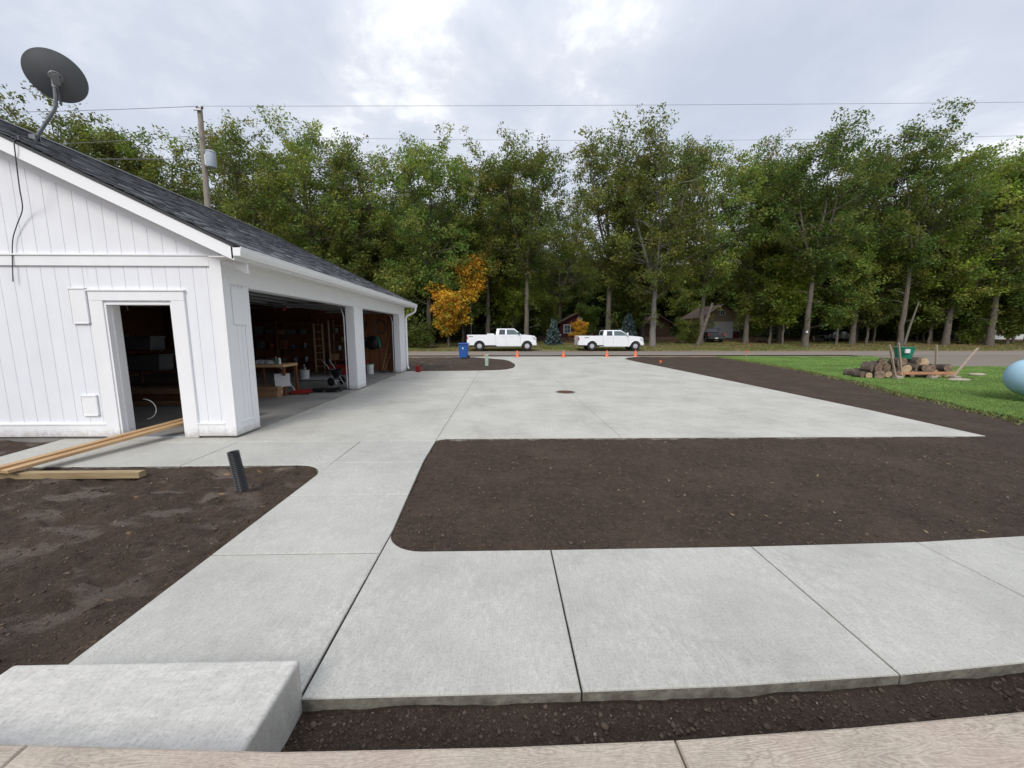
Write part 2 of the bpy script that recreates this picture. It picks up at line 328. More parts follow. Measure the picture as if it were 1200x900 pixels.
def height(x,y):
    b=np.where(y<37,0,np.where(y<60,(y-37)/23.*.9,.9+(y-60)*.02))
    near=np.clip((40-y)/10,0,1)
    r=(fbm(x*.9,y*.9,3,1)-.5)*.034+(fbm(x*4.5,y*4.5,3,5)-.5)*.055+(fbm(x*2.5,y*11,3,55)-.5)*.02*(y<8)+(fbm(x*16,y*16,4,9)-.5)*.030
    # ridged smears, as left by a rake and boots
    r=r+np.clip(fbm(x*2.2+3,y*5.5,3,21)-.56,0,1)*.08
    lb=np.clip((-1.9-x)/.6,0,1)*(y<4.6)*(x>-9)
    r=r+lb*((np.abs(fbm(x*1.9-y*.8,y*3.2+x*.7,3,41)-.5)*-.26+.018)+(fbm(x*7,y*9,2,43)-.5)*.03)
    r=r+.045*np.exp(-(((x+2.76)**2+(y-3.96)**2)/.02))
    h=-.025+r*.9
    gap=(y<1.9)&(x>-1.6); h=np.where(gap,-.03+(h+.03)*.45-.034+np.clip(1.45-y,0,.6)*.05,h)
    h=np.where(y<27,np.minimum(h,-.006),h)
    far=b-.06+(fbm(x*.25,y*.25,4,3)-.5)*.18*np.clip((y-37)/8,0,1)
    h=np.where(y<26,h,np.where(y<28,h*(28-y)/2+(-.06)*(y-26)/2,far))
    return h
def axis_pts(segs):
    out=[]
    for a,b,d in segs: out+=list(np.arange(a,b-1e-6,d))
    return np.array(out)
gx=axis_pts([(-400,-100,20),(-100,-30,2.),(-30,-12,.35),(-12,-6.8,.08),(-6.8,8.5,.026),(8.5,16,.1),(16,40,.5),(40,100,2.),(100,401,20)])
gy=axis_pts([(-60,-4,4),(-4,.9,.35),(.9,6.2,.026),(6.2,12,.08),(12,27,.15),(27,50,.35),(50,100,1.5),(100,500,25)])
GX,GY=np.meshgrid(gx,gy)
Hh=height(GX,GY)
under=pip(GX,GY,WALK)|pip(GX,GY,FRONT)|pip(GX,GY,DRIVE)|((GX>-14.6)&(GX<-4.2)&(GY>5.95)&(GY<17.0))|((GY<1.0)&(GX>-30))
core=under.copy(); core[1:-1,1:-1]=under[1:-1,1:-1]&under[:-2,1:-1]&under[2:,1:-1]&under[1:-1,:-2]&under[1:-1,2:]
Hh=np.where(core&(GY<26.5),np.minimum(Hh,-.09),Hh)
V=np.stack([GX,GY,Hh],-1).reshape(-1,3); nx=len(gx); ny=len(gy)
I=(np.arange(ny-1)[:,None]*nx+np.arange(nx-1)[None,:]); F=np.stack([I,I+1,I+nx+1,I+nx],-1).reshape(-1,4)
g=obj('ground',npmesh('ground',V,4,MAT['ground'],smooth=True,faces=F)); tag(g,kind='structure')
# far side sheets
def sheet(name,poly,z,mat,d=.5,rough=0):
    mb=MB(); mb.add([(x,y,z) for x,y in poly],[tuple(range(len(poly)))]); return tag(mb.build(name,mat),kind='structure')
def ragged(a,b,step,amp,s):
    n=max(2,int(math.hypot(b[0]-a[0],b[1]-a[1])/step)); L=math.hypot(b[0]-a[0],b[1]-a[1]); nxn=(-(b[1]-a[1])/L,(b[0]-a[0])/L)
    out=[]
    for i in range(n):
        t=i/n; k=(fbm(np.array([t*L*.9+s]),np.array([s*1.7]),3,7)[0]-.5)*amp
        out.append((a[0]+(b[0]-a[0])*t+nxn[0]*k,a[1]+(b[1]-a[1])*t+nxn[1]*k))
    return out
sheet('road',ragged((-200,28.2),(200,28.2),1,.5,3)+ragged((200,33.7),(-200,33.7),1,.6,9),.006,MAT['asphalt'])
sheet('gravel_lot',[(22.,18.2),(60,16.5),(120,14),(120,28.6),(25.8,28.6),(25.4,25)],-.002,MAT['gravel'])
lp=[]
for i in range(len(LAWN)):
    a,b_=LAWN[i],LAWN[(i+1)%len(LAWN)]
    lp+= ragged(a,b_,.25 if a[0]<16 and b_[0]<16 else 1.5,.35 if a[0]<30 else .5,i*5.)
LAWNR=lp
sheet('lawn',lp,.004,MAT['lawn'])
# grass blades
rng=np.random.default_rng(5)
def blades(name,xs,ys,zs,h,w,cols,lean=.35):
    n=len(xs); a=rng.uniform(0,2*np.pi,n); dx=np.cos(a)*w; dy=np.sin(a)*w; hh=h*rng.uniform(.6,1.3,n)
    lx=rng.normal(0,lean,n)*hh; ly=rng.normal(0,lean,n)*hh
    V=np.empty((n,3,3)); V[:,0]=np.stack([xs-dx,ys-dy,zs],-1); V[:,1]=np.stack([xs+dx,ys+dy,zs],-1); V[:,2]=np.stack([xs+lx,ys+ly,zs+hh],-1)
    o=obj(name,npmesh(name,V.reshape(-1,3),3,MAT['blade'],cols)); return o
n=420000
yy=5+22*rng.random(n)**1.35; xx=9+(yy*1.45+2-9)*rng.random(n)
k=pip(xx,yy,LAWNR)&(xx<yy*1.42+2.5); xx=xx[k];yy=yy[k]; n=len(xx)
t=fbm(xx*.8,yy*.8,4,11); c=np.array([.20,.315,.085])[None]*(.6+.8*t[:,None])*rng.uniform(.75,1.25,(n,1)); yel=rng.random(n)<.06; c[yel]=[.25,.24,.08]
tag(blades('grass',xx,yy,np.full(n,0.),.045,.011+.0007*yy,c),'short bright green mown lawn grass','grass',kind='stuff')
# long dry fringe at the soil edge of the lawn
ex=[];ey=[]
for i in range(4,len(LAWNR)):
    x,y=LAWNR[i]
    if x<16 and 4<y<26.5:
        m_=60; ex.append(x+rng.normal(-.05,.14,m_)); ey.append(y+rng.normal(0,.14,m_))
ex=np.concatenate(ex);ey=np.concatenate(ey); n=len(ex); c=np.array([.17,.19,.06])[None]*rng.uniform(.6,1.4,(n,1))
tag(blades('grass_fringe',ex,ey,np.full(n,-.03),.06,.02,c,.6),'pale ragged grass edge along the topsoil','grass',kind='stuff')
n=150000; xx=rng.uniform(-60,70,n); yy=36.6+14*rng.random(n)**1.2
k=fbm(xx*.35,yy*.35,4,31)>.43; xx=xx[k];yy=yy[k];n=len(xx); c=np.where((fbm(xx*.3,yy*.6,3,77)>.5)[:,None],np.array([[.19,.22,.06]]),np.array([[.28,.23,.10]]))*rng.uniform(.6,1.3,(n,1))
tag(blades('verge_grass',xx,yy,height(xx,yy),.13,.03,c,.5),'rough yellowing grass on the verge beyond the road','grass',kind='stuff')
# fallen leaves on verge
n=26000; xx=rng.uniform(-60,70,n); yy=37.8+26*rng.random(n)**.8; zz=height(xx,yy)+.03
def cards(cx,cy,cz,size,cols,up=.6,rg=rng,elong=1.5):
    n=len(cx); nrm=rg.normal(0,1,(n,3)); nrm[:,2]=np.abs(nrm[:,2])+up; nrm/=np.linalg.norm(nrm,axis=1)[:,None]
    a=rg.normal(0,1,(n,3)); a-=nrm*(a*nrm).sum(1)[:,None]; a/=np.linalg.norm(a,axis=1)[:,None]; b=np.cross(nrm,a)
    s=(size*rg.uniform(.65,1.35,n))[:,None]; C_=np.stack([cx,cy,cz],-1)
    bend=nrm*s*.18
    return np.stack([C_-a*s*elong*.5,C_-b*s*.42+bend,C_+a*s*elong*.5,C_+b*s*.42+bend],1)
cc=np.array([[.22,.11,.045]])*rng.uniform(.5,1.5,(n,1))
tag(obj('fallen_leaves',npmesh('fallen_leaves',cards(xx,yy,zz,np.full(n,.13),cc,2.).reshape(-1,3),4,MAT['blade'],cc)),'brown fallen leaves scattered on the verge and forest floor','leaves',kind='stuff')
# clods and pebbles on the soil
ico=[];bm=bmesh.new(); bmesh.ops.create_icosphere(bm,subdivisions=1,radius=1); iv=np.array([v.co[:] for v in bm.verts]); iF=np.array([[v.index for v in f.verts] for f in bm.faces]); bm.free()
def clods(name,label,xs,ys,sz,cols,flat=.7,sink=.25):
    n=len(xs); v=iv[None]*(1+rng.normal(0,.22,(n,len(iv),1))); sc_=np.stack([sz*rng.uniform(.8,1.4,n),sz*rng.uniform(.8,1.4,n),sz*flat],-1)
    v=v*sc_[:,None]; a=rng.uniform(0,6.28,n); ca,sa=np.cos(a)[:,None],np.sin(a)[:,None]
    x=v[...,0]*ca-v[...,1]*sa; y=v[...,0]*sa+v[...,1]*ca
    z=height(xs,ys)
    V=np.stack([x+xs[:,None],y+ys[:,None],v[...,2]+(z+sz*sink)[:,None]],-1).reshape(-1,3)
    F=(iF[None]+np.arange(n)[:,None,None]*len(iv)).reshape(-1,3)
    c=np.repeat(cols,len(iF),0)
    return tag(obj(name,npmesh(name,V,3,MAT['clod'],c,faces=F)),label,'soil',kind='stuff')
m,nt,b=newmat('soil_crumbs'); a=N(nt,'ShaderNodeAttribute',attribute_name='tint'); nt.links.new(a.outputs['Color'],b.inputs['Base Color']); b.inputs['Roughness'].default_value=.95; b.inputs['Specular IOR Level'].default_value=.2
bump(nt,b,noise(nt,coords(nt),120,3),.5,.004); MAT['clod']=m
ux=[];uy=[]
for (x0,x1,y0,y1,n) in ((-6.8,-2.1,1.2,4.8,14000),(-1.1,7.,2.7,6.,20000),(-1,5.,1.1,1.7,11000),(7,12,5,14,2500),(-6,1,16.5,26,600),(7.5,14,10,26,900)):
    ux.append(rng.uniform(x0,x1,n)); uy.append(rng.uniform(y0,y1,n))
ux=np.concatenate(ux);uy=np.concatenate(uy)
def grow(px,py,e=.015): return pip(px,py+e,FRONT)|pip(px,py-e,FRONT)|pip(px-e,py,FRONT)|pip(px+e,py,WALK)|pip(px-e,py,WALK)|pip(px,py+e,WALK)|pip(px,py-e,WALK)|pip(px+e,py,DRIVE)|pip(px-e,py,DRIVE)|pip(px,py+e,DRIVE)|pip(px,py-e,DRIVE)
k=~(grow(ux,uy)|pip(ux,uy,LAWNR)|((uy<1.18))); ux=ux[k];uy=uy[k];n=len(ux)
sz=np.clip(rng.lognormal(-5.6,.5,n),.002,.018)
cl=np.array([[.085,.062,.047]])*rng.uniform(.6,1.5,(n,1)); w_=rng.random(n)<.012; cl[w_]=[.24,.2,.16]; sz[w_]=np.minimum(sz[w_],.012)
clods('soil_clods','dark crumbly topsoil clods scattered over the planting beds',ux,uy,sz,cl)
n=420; tx=np.concatenate([rng.uniform(-6.5,-2.3,n//3),rng.uniform(-1,6.8,n-n//3)]); ty=np.concatenate([rng.uniform(1.3,4.6,n//3),rng.uniform(2.8,5.9,n-n//3)]); k=~(grow(tx,ty)); tx=tx[k];ty=ty[k];n=len(tx)
cc=np.array([[.22,.16,.10]])*rng.uniform(.5,1.6,(n,1)); tz=height(tx,ty)+.004
tag(obj('soil_debris',npmesh('soil_debris',cards(tx,ty,tz,rng.uniform(.006,.02,n),cc,3.,rng,3.2).reshape(-1,3),4,MAT['blade'],cc)),'bits of twig, straw and dead leaf lying on the soil','debris',kind='stuff')
# ------------------------------------------------------------------ slabs
def clip(poly,x0,x1,y0,y1):
    def cut(p,f,inter):
        o=[]
        for i in range(len(p)):
            a,b=p[i-1],p[i]; fa,fb=f(a),f(b)
            if fb:
                if not fa: o.append(inter(a,b))
                o.append(b)
            elif fa: o.append(inter(a,b))
        return o
    def ix(X): return lambda a,b:(X,a[1]+(b[1]-a[1])*(X-a[0])/(b[0]-a[0]))
    def iy(Y): return lambda a,b:(a[0]+(b[0]-a[0])*(Y-a[1])/(b[1]-a[1]),Y)
    for f,it in ((lambda p:p[0]>=x0,ix(x0)),(lambda p:p[0]<=x1,ix(x1)),(lambda p:p[1]>=y0,iy(y0)),(lambda p:p[1]<=y1,iy(y1))):
        poly=cut(poly,f,it)
        if len(poly)<3: return []
    return poly
def clean(p,eps=.006):
    o=[]
    for q in p:
        if not o or math.hypot(q[0]-o[-1][0],q[1]-o[-1][1])>eps: o.append(q)
    if len(o)>2 and math.hypot(o[0][0]-o[-1][0],o[0][1]-o[-1][1])<eps: o.pop()
    return o
def area(p): return .5*sum(p[i-1][0]*p[i][1]-p[i][0]*p[i-1][1] for i in range(len(p)))
def offset(p,d):
    o=[]; n=len(p)
    for i in range(n):
        a,b,c=p[i-1],p[i],p[(i+1)%n]
        e1=Vector((b[0]-a[0],b[1]-a[1])).normalized(); e2=Vector((c[0]-b[0],c[1]-b[1])).normalized()
        n1=Vector((-e1.y,e1.x)); n2=Vector((-e2.y,e2.x)); k=n1+n2
        if k.length<.2: k=n1
        k.normalize(); s=d/max(.5,k.dot(n1)); o.append((b[0]+k.x*s,b[1]+k.y*s))
    return o
def panels(mb,poly,xs,ys,gap,zt,zb,bev,side=1):
    for i in range(len(xs)-1):
        for j in range(len(ys)-1):
            q=clean(clip(poly,xs[i],xs[i+1],ys[j],ys[j+1]))
            if len(q)<3 or abs(area(q))<.003: continue
            if area(q)<0: q=q[::-1]
            q=offset(q,gap); t=offset(q,bev); n=len(q)
            vs=[(x,y,zb) for x,y in q]+[(x,y,zt-bev*.8) for x,y in q]+[(x,y,zt-bev*.2) for x,y in offset(q,bev*.4)]+[(x,y,zt) for x,y in t]
            fs=[tuple(range(3*n,4*n))]
            for r in (1,2):
                for a in range(n): fs.append((r*n+a,r*n+(a+1)%n,(r+1)*n+(a+1)%n,(r+1)*n+a))
            mb.add(vs,fs); mb.mi=side; mb.add(vs[:2*n],[(a,(a+1)%n,(a+1)%n+n,a+n) for a in range(n)]); mb.mi=0
mb=MB(); panels(mb,WALK,[-9,-4.05],[4,5.785],.005,0,-.13,.009); panels(mb,WALK,[-4.05,-2.2],[4.36,5.785],.005,0,-.13,.009)
panels(mb,WALK,[-2.2,0],[0,2.735,3.79,4.80,5.785],.005,0,-.13,.009)
panels(mb,FRONT,[-.9315,.36,1.93,3.285,4.7,6.1,9],[0,4],.0045,0,-.13,.009)
tag(mb.build('walkway',[MAT['concrete'],MAT['slab_side']],recalc=False),kind='structure')
mb=MB(); lo=DRIVE[:7]+[(7.77,18.6)]+[(.51,18.6)]+DRIVE[18:]; hi=[(7.77,18.6)]+DRIVE[7:18]+[(.51,18.6)]
assert DRIVE[17]==(.58,19.2)
panels(mb,lo,[-9,-4.23,-1.05,1.87,4.8,12],[5.7,6.031,8.3,10.9,13.4,15.7,18.61],.0025,0,-.13,.006)
panels(mb,hi,[-9,1.87,4.8,12],[18.6,22.0,24.6,27],.0025,0,-.13,.006)
tag(mb.build('driveway',[MAT['concrete_far'],MAT['slab_side']],recalc=False),kind='structure')
# joint bed under the slabs (hardened grout colour) so gaps read dark
# step block
mb=MB(); mb.prism([(-2.19,1.0),(-.925,1.0),(-.925,1.585),(-2.19,1.585)],-.1,.185)
bm=bmesh.new(); me_=mb.build('concrete_step',MAT['step'],bevel=.018,seg=4)
tag(me_,'pale troweled concrete step block at the patio edge','step')
PAT=[(-8,-3),(8,-3),(8,2.4),(5.,1.75),(3.2,1.35),(2.4,1.215),(1.84,1.155),(1.2,1.115),(.59,1.088),(0,1.078),(-.72,1.08),(-1.65,1.125),(-2.6,1.21),(-8,2.2)]
mb=MB(); panels(mb,PAT,[-9,-1.545,.56,2.75,9],[-4,-1.2,3],.003,.33,.1,.012)
tag(mb.build('patio',[MAT['patio'],MAT['patio']],recalc=False),kind='structure')
mb=MB(); mb.prism(offset(PAT,.03),-.3,.095,'z'); tag(mb.build('patio_base',MAT['concrete']),kind='structure')
# ------------------------------------------------------------------ garage
GX0,GX1,GY0,GY1=-14.43,-4.25,6.05,16.75   # outer faces
RX,RZ=-9.34,5.56; EX,EZ=-3.82,2.90; SL=(RZ-EZ)/(EX-RX)
garage=empty('garage',(0,0,0)); tag(garage,'white sided garage with dark shingle roof and open door bays','garage')
def roofz(x): return RZ-SL*abs(x-RX)
def P_(mb,name,mat,**k): return mb.build(name,mat,garage,**k)
# structural shell
wt=.14
mb=MB()
DX0,DX1,DZ=-6.03,-5.02,2.10
y0=GY0+.012
mb.box(GX0,DX0,y0,GY0+wt,0.02,2.73); mb.box(DX1,GX1-.012,y0,GY0+wt,.02,2.73); mb.box(DX0,DX1,y0,GY0+wt,DZ,2.73)
mb.prism([(GX0,2.73),(GX1-.012,2.73),(GX1-.012,roofz(GX1)-.1),(RX,RZ-.1),(GX0,roofz(GX0)-.1)],y0,GY0+wt,'y')
P_(mb,'front_wall',MAT['white'])
mb=MB(); mb.box(GX0,GX1-.012,GY1-wt,GY1,0.02,2.73); mb.prism([(GX0,2.73),(GX1-.012,2.73),(GX1-.012,roofz(GX1)-.1),(RX,RZ-.1),(GX0,roofz(GX0)-.1)],GY1-wt,GY1,'y')
mb.box(GX0,GX0+wt,GY0+wt,GY1-wt,.02,2.73); P_(mb,'rear_wall',MAT['white'])
# siding boards with reveals
def siding(mb,x0,x1,zf0,zf1,yface,pitch=.203):
    x=math.floor(x0/pitch)*pitch
    while x<x1:
        a=max(x+.003,x0); b_=min(x+pitch-.003,x1)
        if b_-a>.01:
            for (l,h) in zf0(a,b_):
                z1a=h(a) if callable(h) else h; z1b=h(b_) if callable(h) else h
                if min(z1a,z1b)>l+.01: mb.prism([(a,l),(b_,l),(b_,z1b),(a,z1a)],yface+.006,yface+.014,'y')
        x+=pitch
mb=MB()
def low(a,b_):
    if b_<=DX0-.2+.002 or a>=DX1+.2-.002: return [(.235,2.655)]
    return [(2.285,2.655)]
# split strips at casing edges
for (xa,xb) in ((GX0+.02,DX0-.195),(DX0-.195,DX1+.195),(DX1+.195,GX1-.155)):
    siding(mb,xa,xb,(lambda a,b_: [(2.285,2.655)]) if xa==DX0-.195 else (lambda a,b_:[(.235,2.655)]),None,GY0)
siding(mb,RX,GX1-.02,lambda a,b_:[(2.805,lambda x:roofz(x)-.235)],None,GY0)
siding(mb,GX0+.02,RX,lambda a,b_:[(2.805,lambda x:roofz(x)-.235)],None,GY0)
P_(mb,'siding',MAT['white'],bevel=.002,seg=1)
mb=MB()
mb.box(GX0-.01,DX0-.2,GY0-.024,GY0+.012,.03,.215); mb.box(GX0-.01,DX0-.2,GY0-.034,GY0+.012,.215,.24)
mb.box(DX1+.2,GX1-.15,GY0-.024,GY0+.012,.03,.215); mb.box(DX1+.2,GX1-.15,GY0-.034,GY0+.012,.215,.24)
P_(mb,'base_board',MAT['trim'],bevel=.003)
mb=MB(); mb.box(GX0-.01,GX1-.15,GY0-.024,GY0+.012,2.64,2.785); mb.box(GX0-.01,GX1+.02,GY0-.04,GY0+.012,2.785,2.81); P_(mb,'band_board',MAT['trim'],bevel=.003)
mb=MB(); mb.box(GX1-.148,GX1+.022,GY0-.026,GY0+.012,.03,2.784); mb.box(GX1-.01,GX1+.022,GY0+.014,GY0+.13,.03,2.72); P_(mb,'corner_board',MAT['trim'],bevel=.003)
# door frame
mb=MB(); mb.box(DX0-.2,DX0,GY0-.03,GY0+.012,-.0+.004,2.13); mb.box(DX1,DX1+.2,GY0-.03,GY0+.012,.004,2.13); mb.box(DX0-.2,DX1+.2,GY0-.03,GY0+.012,2.132,2.27); mb.box(DX0-.215,DX1+.215,GY0-.045,GY0+.012,2.272,2.295)
frame=P_(mb,'door_frame',MAT['trim'],bevel=.003)
mb=MB(); mb.box(DX0,DX0+.03,GY0-.012,GY0+.20,.02,2.10); mb.box(DX1-.03,DX1,GY0-.012,GY0+.20,.02,2.10); mb.box(DX0+.03,DX1-.03,GY0-.012,GY0+.20,2.07,2.10)
mb.box(DX0+.03,DX0+.045,GY0+.06,GY0+.10,.02,2.07); mb.box(DX1-.045,DX1-.03,GY0+.06,GY0+.10,.02,2.07)
mb.build('door_jamb',MAT['trim'],frame,bevel=.002)
mb=MB(); mb.box(DX0,DX1,GY0-.03,GY0+.18,.0,.03); mb.build('threshold',MAT['galv'],frame)
for (a,b_,c_,d_) in ((-6.52,-6.27,1.79,2.31),(-6.57,-6.33,.365,.68)):
    mb=MB(); mb.box(a+.012,b_-.012,GY0-.02,GY0+.0,c_,d_-.012); mb.box(a,b_,GY0-.03,GY0+.0,d_-.012,d_+.008); mb.box(a,b_,GY0-.026,GY0,c_-.006,c_+.012); mb.box(a,a+.012,GY0-.026,GY0,c_,d_);mb.box(b_-.012,b_,GY0-.026,GY0,c_,d_)
    P_(mb,'mounting_block',MAT['trim'],bevel=.002)
# long side wall (facing the drive) with two bays
OZ=2.40; O1=(6.60,11.15); O2=(11.80,15.92)
mb=MB()
for a,b_ in ((GY0+wt,O1[0]),(O1[1],O2[0]),(O2[1],GY1-wt)): mb.box(GX1-wt-.06,GX1-.002,a,b_,.02,2.73)
mb.box(GX1-wt-.06,GX1-.002,O1[0],O1[1],OZ,2.73); mb.box(GX1-wt-.06,GX1-.002,O2[0],O2[1],OZ,2.73)
P_(mb,'side_wall',MAT['white'])
mb=MB(); mb.box(GX1,GX1+.022,GY0+.132,GY1+.01,OZ+.0,2.735); mb.box(GX1+.022,GX1+.04,GY0+.0,GY1,2.66,2.735); P_(mb,'header_board',MAT['trim'],bevel=.003)
for a,b_,grooved in ((GY0+.132,O1[0],1),(O1[1],O2[0],0),(O2[1],GY1+.01,0)):
    mb=MB(); w=.13 if grooved else .2
    mb.box(GX1,GX1+.022,b_-w if grooved else a,b_,.03,OZ-.004)
    if grooved:
        y=a+.002
        for q in ((a+.0,a+.095),(a+.103,a+.198),(a+.206,b_-w-.006)): mb.box(GX1-.002,GX1+.01,q[0],q[1],.235,OZ-.004)
        mb.box(GX1,GX1+.024,a,b_-w-.003,.03,.21); mb.box(GX1,GX1+.034,a,b_-w-.003,.212,.238)
    else:
        mb.v=[];mb.f=[];mb.m=[]
        mb.box(GX1,GX1+.022,a,a+.15,.03,OZ-.004); mb.box(GX1,GX1+.022,b_-.15,b_,.03,OZ-.004)
        mb.box(GX1-.002,GX1+.01,a+.154,(a+b_)/2-.003,.235,OZ-.004); mb.box(GX1-.002,GX1+.01,(a+b_)/2+.003,b_-.154,.235,OZ-.004)
        mb.box(GX1,GX1+.024,a+.152,b_-.152,.03,.215)
    # inner return of the opening
    if grooved: mb.box(GX1-.22,GX1+.022,b_,b_+.018,.03,OZ)
    else:
        mb.box(GX1-.22,GX1+.022,a-.018,a,.03,OZ)
        if b_<16.5: mb.box(GX1-.22,GX1+.022,b_,b_+.018,.03,OZ)
    P_(mb,'pier_trim',MAT['trim'],bevel=.003)
mb=MB(); mb.box(GX1+.01,GX1+.034,6.20,6.46,1.78,2.345); mb.box(GX1+.01,GX1+.044,6.19,6.47,2.335,2.355); P_(mb,'mounting_block',MAT['trim'],bevel=.003)
for o_ in (O1,O2):
    mb=MB(); mb.box(GX1-.22,GX1+.03,o_[0]+.02,o_[1]-.02,OZ-.02,OZ); P_(mb,'head_jamb',MAT['trim'])
# eave: fascia, soffit, gutter
YA,YB=5.75,17.03
mb=MB(); mb.box(EX-.05,EX-.025,YA,YB,2.70,2.865); P_(mb,'fascia',MAT['trim'])
mb=MB(); mb.box(GX1+.04,EX-.05,YA+.02,YB-.02,2.725,2.74); P_(mb,'soffit',MAT['soffit'])
gp=[(0,0),(.075,0),(.085,.02),(.105,.05),(.115,.085),(.115,.11),(.122,.112),(.122,.128),(.108,.128),(.104,.10),(.1,.06),(.07,.01),(.006,.01),(.006,.125),(0,.125)]
mb=MB(); mb.prism([(EX-.022+a,2.735+b_) for a,b_ in gp],YA-.01,YB+.01,'y'); mb.box(EX-.02,EX+.085,YA-.012,YA-.006,2.737,2.85); mb.box(EX-.02,EX+.085,YB+.006,YB+.012,2.737,2.85)
P_(mb,'gutter',MAT['gutter'],bevel=.002,seg=1)
mb=MB(); mb.tube([(EX+.03,16.93,2.74),(EX+.03,16.93,2.64),(EX+.0,16.93,2.56),(EX-.12,16.93,2.47),(EX-.28,16.93,2.40),(GX1+.075,16.86,2.33),(GX1+.065,16.80,2.22),(GX1+.065,16.80,.22),(GX1+.12,16.80,.10)],.045,10); P_(mb,'downspout',MAT['gutter'],smooth=True)
# rakes
def rake(mb,x0,x1,ya,yb,dt,db):
    mb.prism([(x0,roofz(x0)-db),(x1,roofz(x1)-db),(x1,roofz(x1)-dt),(x0,roofz(x0)-dt)],ya,yb,'y')
for side in (0,1):
    a,b_=((RX,EX-.02),(2*RX-EX+.02,RX))[side]
    mb=MB(); rake(mb,a,b_,YA,YA+.03,.05,.235); P_(mb,'rake_board',MAT['gutter'],bevel=.003); mb=MB(); rake(mb,a,b_,YB-.03,YB,.05,.235); P_(mb,'rake_board',MAT['gutter'],bevel=.003)
    mb=MB(); rake(mb,a,b_,YA+.03,GY0+.0,.205,.23); P_(mb,'rake_soffit',MAT['soffit']); mb=MB(); rake(mb,a,b_,GY1,YB-.03,.205,.23); P_(mb,'rake_soffit',MAT['soffit'])
    mb=MB(); rake(mb,a,b_ if side==0 else b_,GY0-.02,GY0+.012,.232,.38); P_(mb,'frieze_board',MAT['trim'],bevel=.002)
mb=MB(); mb.box(EX-.35,EX+.09,YA-.002,YA+.03,2.70,2.735)
# roof: stepped shingle courses
def roof_slope(sgn):
    L=math.hypot(EX-RX,RZ-EZ); W=YB-YA+.04; vs=[];cs=[]; r_=np.random.default_rng(3+sgn)
    nc=int(L/.143)+1; ang=math.atan2(RZ-EZ,EX-RX)
    for c in range(nc):
        s0=c*.143; s1=min(s0+.165,L+.02); y=-r_.uniform(0,.25)
        while y<W:
            w=r_.choice([.11,.16,.2,.26,.31]); a=max(y,0); e=min(y+w,W)
            if e>a+.003:
                t=.010+.007*(r_.random()<.5)+r_.uniform(0,.002)
                col=np.array(random.choice([(.145,.148,.160),(.120,.122,.133),(.175,.178,.192),(.205,.208,.222),(.10,.102,.112)]))*r_.uniform(.85,1.15)
                lo=[(s0,a,t),(s0,e,t),(s1,e,.003),(s1,a,.003)]
                fr=[(s0,a,-.004),(s0,e,-.004),(s0,e,t),(s0,a,t)]
                vs.append(lo);cs.append(col); vs.append(fr);cs.append(col)
            y+=w
    V=np.array(vs)  # s up slope, y, t
    dx=-math.cos(ang)*sgn; dz=math.sin(ang); nxv=math.sin(ang)*sgn; nz=math.cos(ang)
    ex=EX if sgn>0 else 2*RX-EX
    X=ex+V[...,0]*dx+V[...,2]*nxv; Z=EZ+V[...,0]*dz+V[...,2]*nz; Yv=YA-.02+V[...,1]
    return np.stack([X,Yv,Z],-1).reshape(-1,3),np.array(cs)
random.seed(4)
roof=MB(); roof.prism([(EX,EZ-.045),(RX,RZ-.045),(2*RX-EX,EZ-.045),(2*RX-EX,EZ-.006),(RX,RZ-.006),(EX,EZ-.006)],YA-.018,YB+.018,'y')
ro=P_(roof,'roof',MAT['black_metal'])
for s_ in (1,-1):
    v,c=roof_slope(s_); obj('shingles',npmesh('shingles',v,4,MAT['shingle'],c),ro)
mb=MB(); y=YA-.02
while y<YB: mb.prism([(RX-.16,RZ-.055),(RX,RZ+.032),(RX+.16,RZ-.055),(RX+.16,RZ-.045),(RX,RZ+.044),(RX-.16,RZ-.045)],y,min(y+.2,YB+.02),'y'); y+=.205
mb.build('ridge_cap',MAT['black_metal'],ro)
# interior lining and floor
mb=MB()
mb.box(-6.42,GX1-wt-.08,GY1-wt-.02,GY1-wt-.004,.03,2.68)
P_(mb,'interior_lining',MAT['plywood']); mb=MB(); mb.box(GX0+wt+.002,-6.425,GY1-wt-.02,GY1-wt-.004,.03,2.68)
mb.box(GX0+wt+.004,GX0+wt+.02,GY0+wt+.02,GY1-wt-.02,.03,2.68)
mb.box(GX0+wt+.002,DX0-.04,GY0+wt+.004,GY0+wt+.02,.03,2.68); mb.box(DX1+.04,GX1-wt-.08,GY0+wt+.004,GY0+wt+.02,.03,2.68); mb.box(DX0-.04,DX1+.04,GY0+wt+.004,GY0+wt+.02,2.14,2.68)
P_(mb,'interior_lining',MAT['dark_wood'])  # darker than the far bay plywood: the indoor shade is painted into this lining
mb=MB()
for i in range(26):
    x=GX0+.3+i*.40
    if x<GX1-.4: mb.box(x,x+.045,GY1-wt-.045,GY1-wt-.022,.03,2.68)
P_(mb,'wall_studs',MAT['dark_wood'])
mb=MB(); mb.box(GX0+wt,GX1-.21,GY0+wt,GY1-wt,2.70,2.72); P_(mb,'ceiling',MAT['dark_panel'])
mb=MB(); mb.box(GX0,GX1-.0,GY0+.012,GY1,-.2,.018); P_(mb,'floor_slab',MAT['floor_dust'])
mb=MB(); mb.box(GX1+.001,GX1+.016,O1[0],O1[1],-.1,.003); mb.box(GX1+.001,GX1+.016,O2[0],O2[1],-.1,.003); P_(mb,'floor_lip',MAT['stone'])
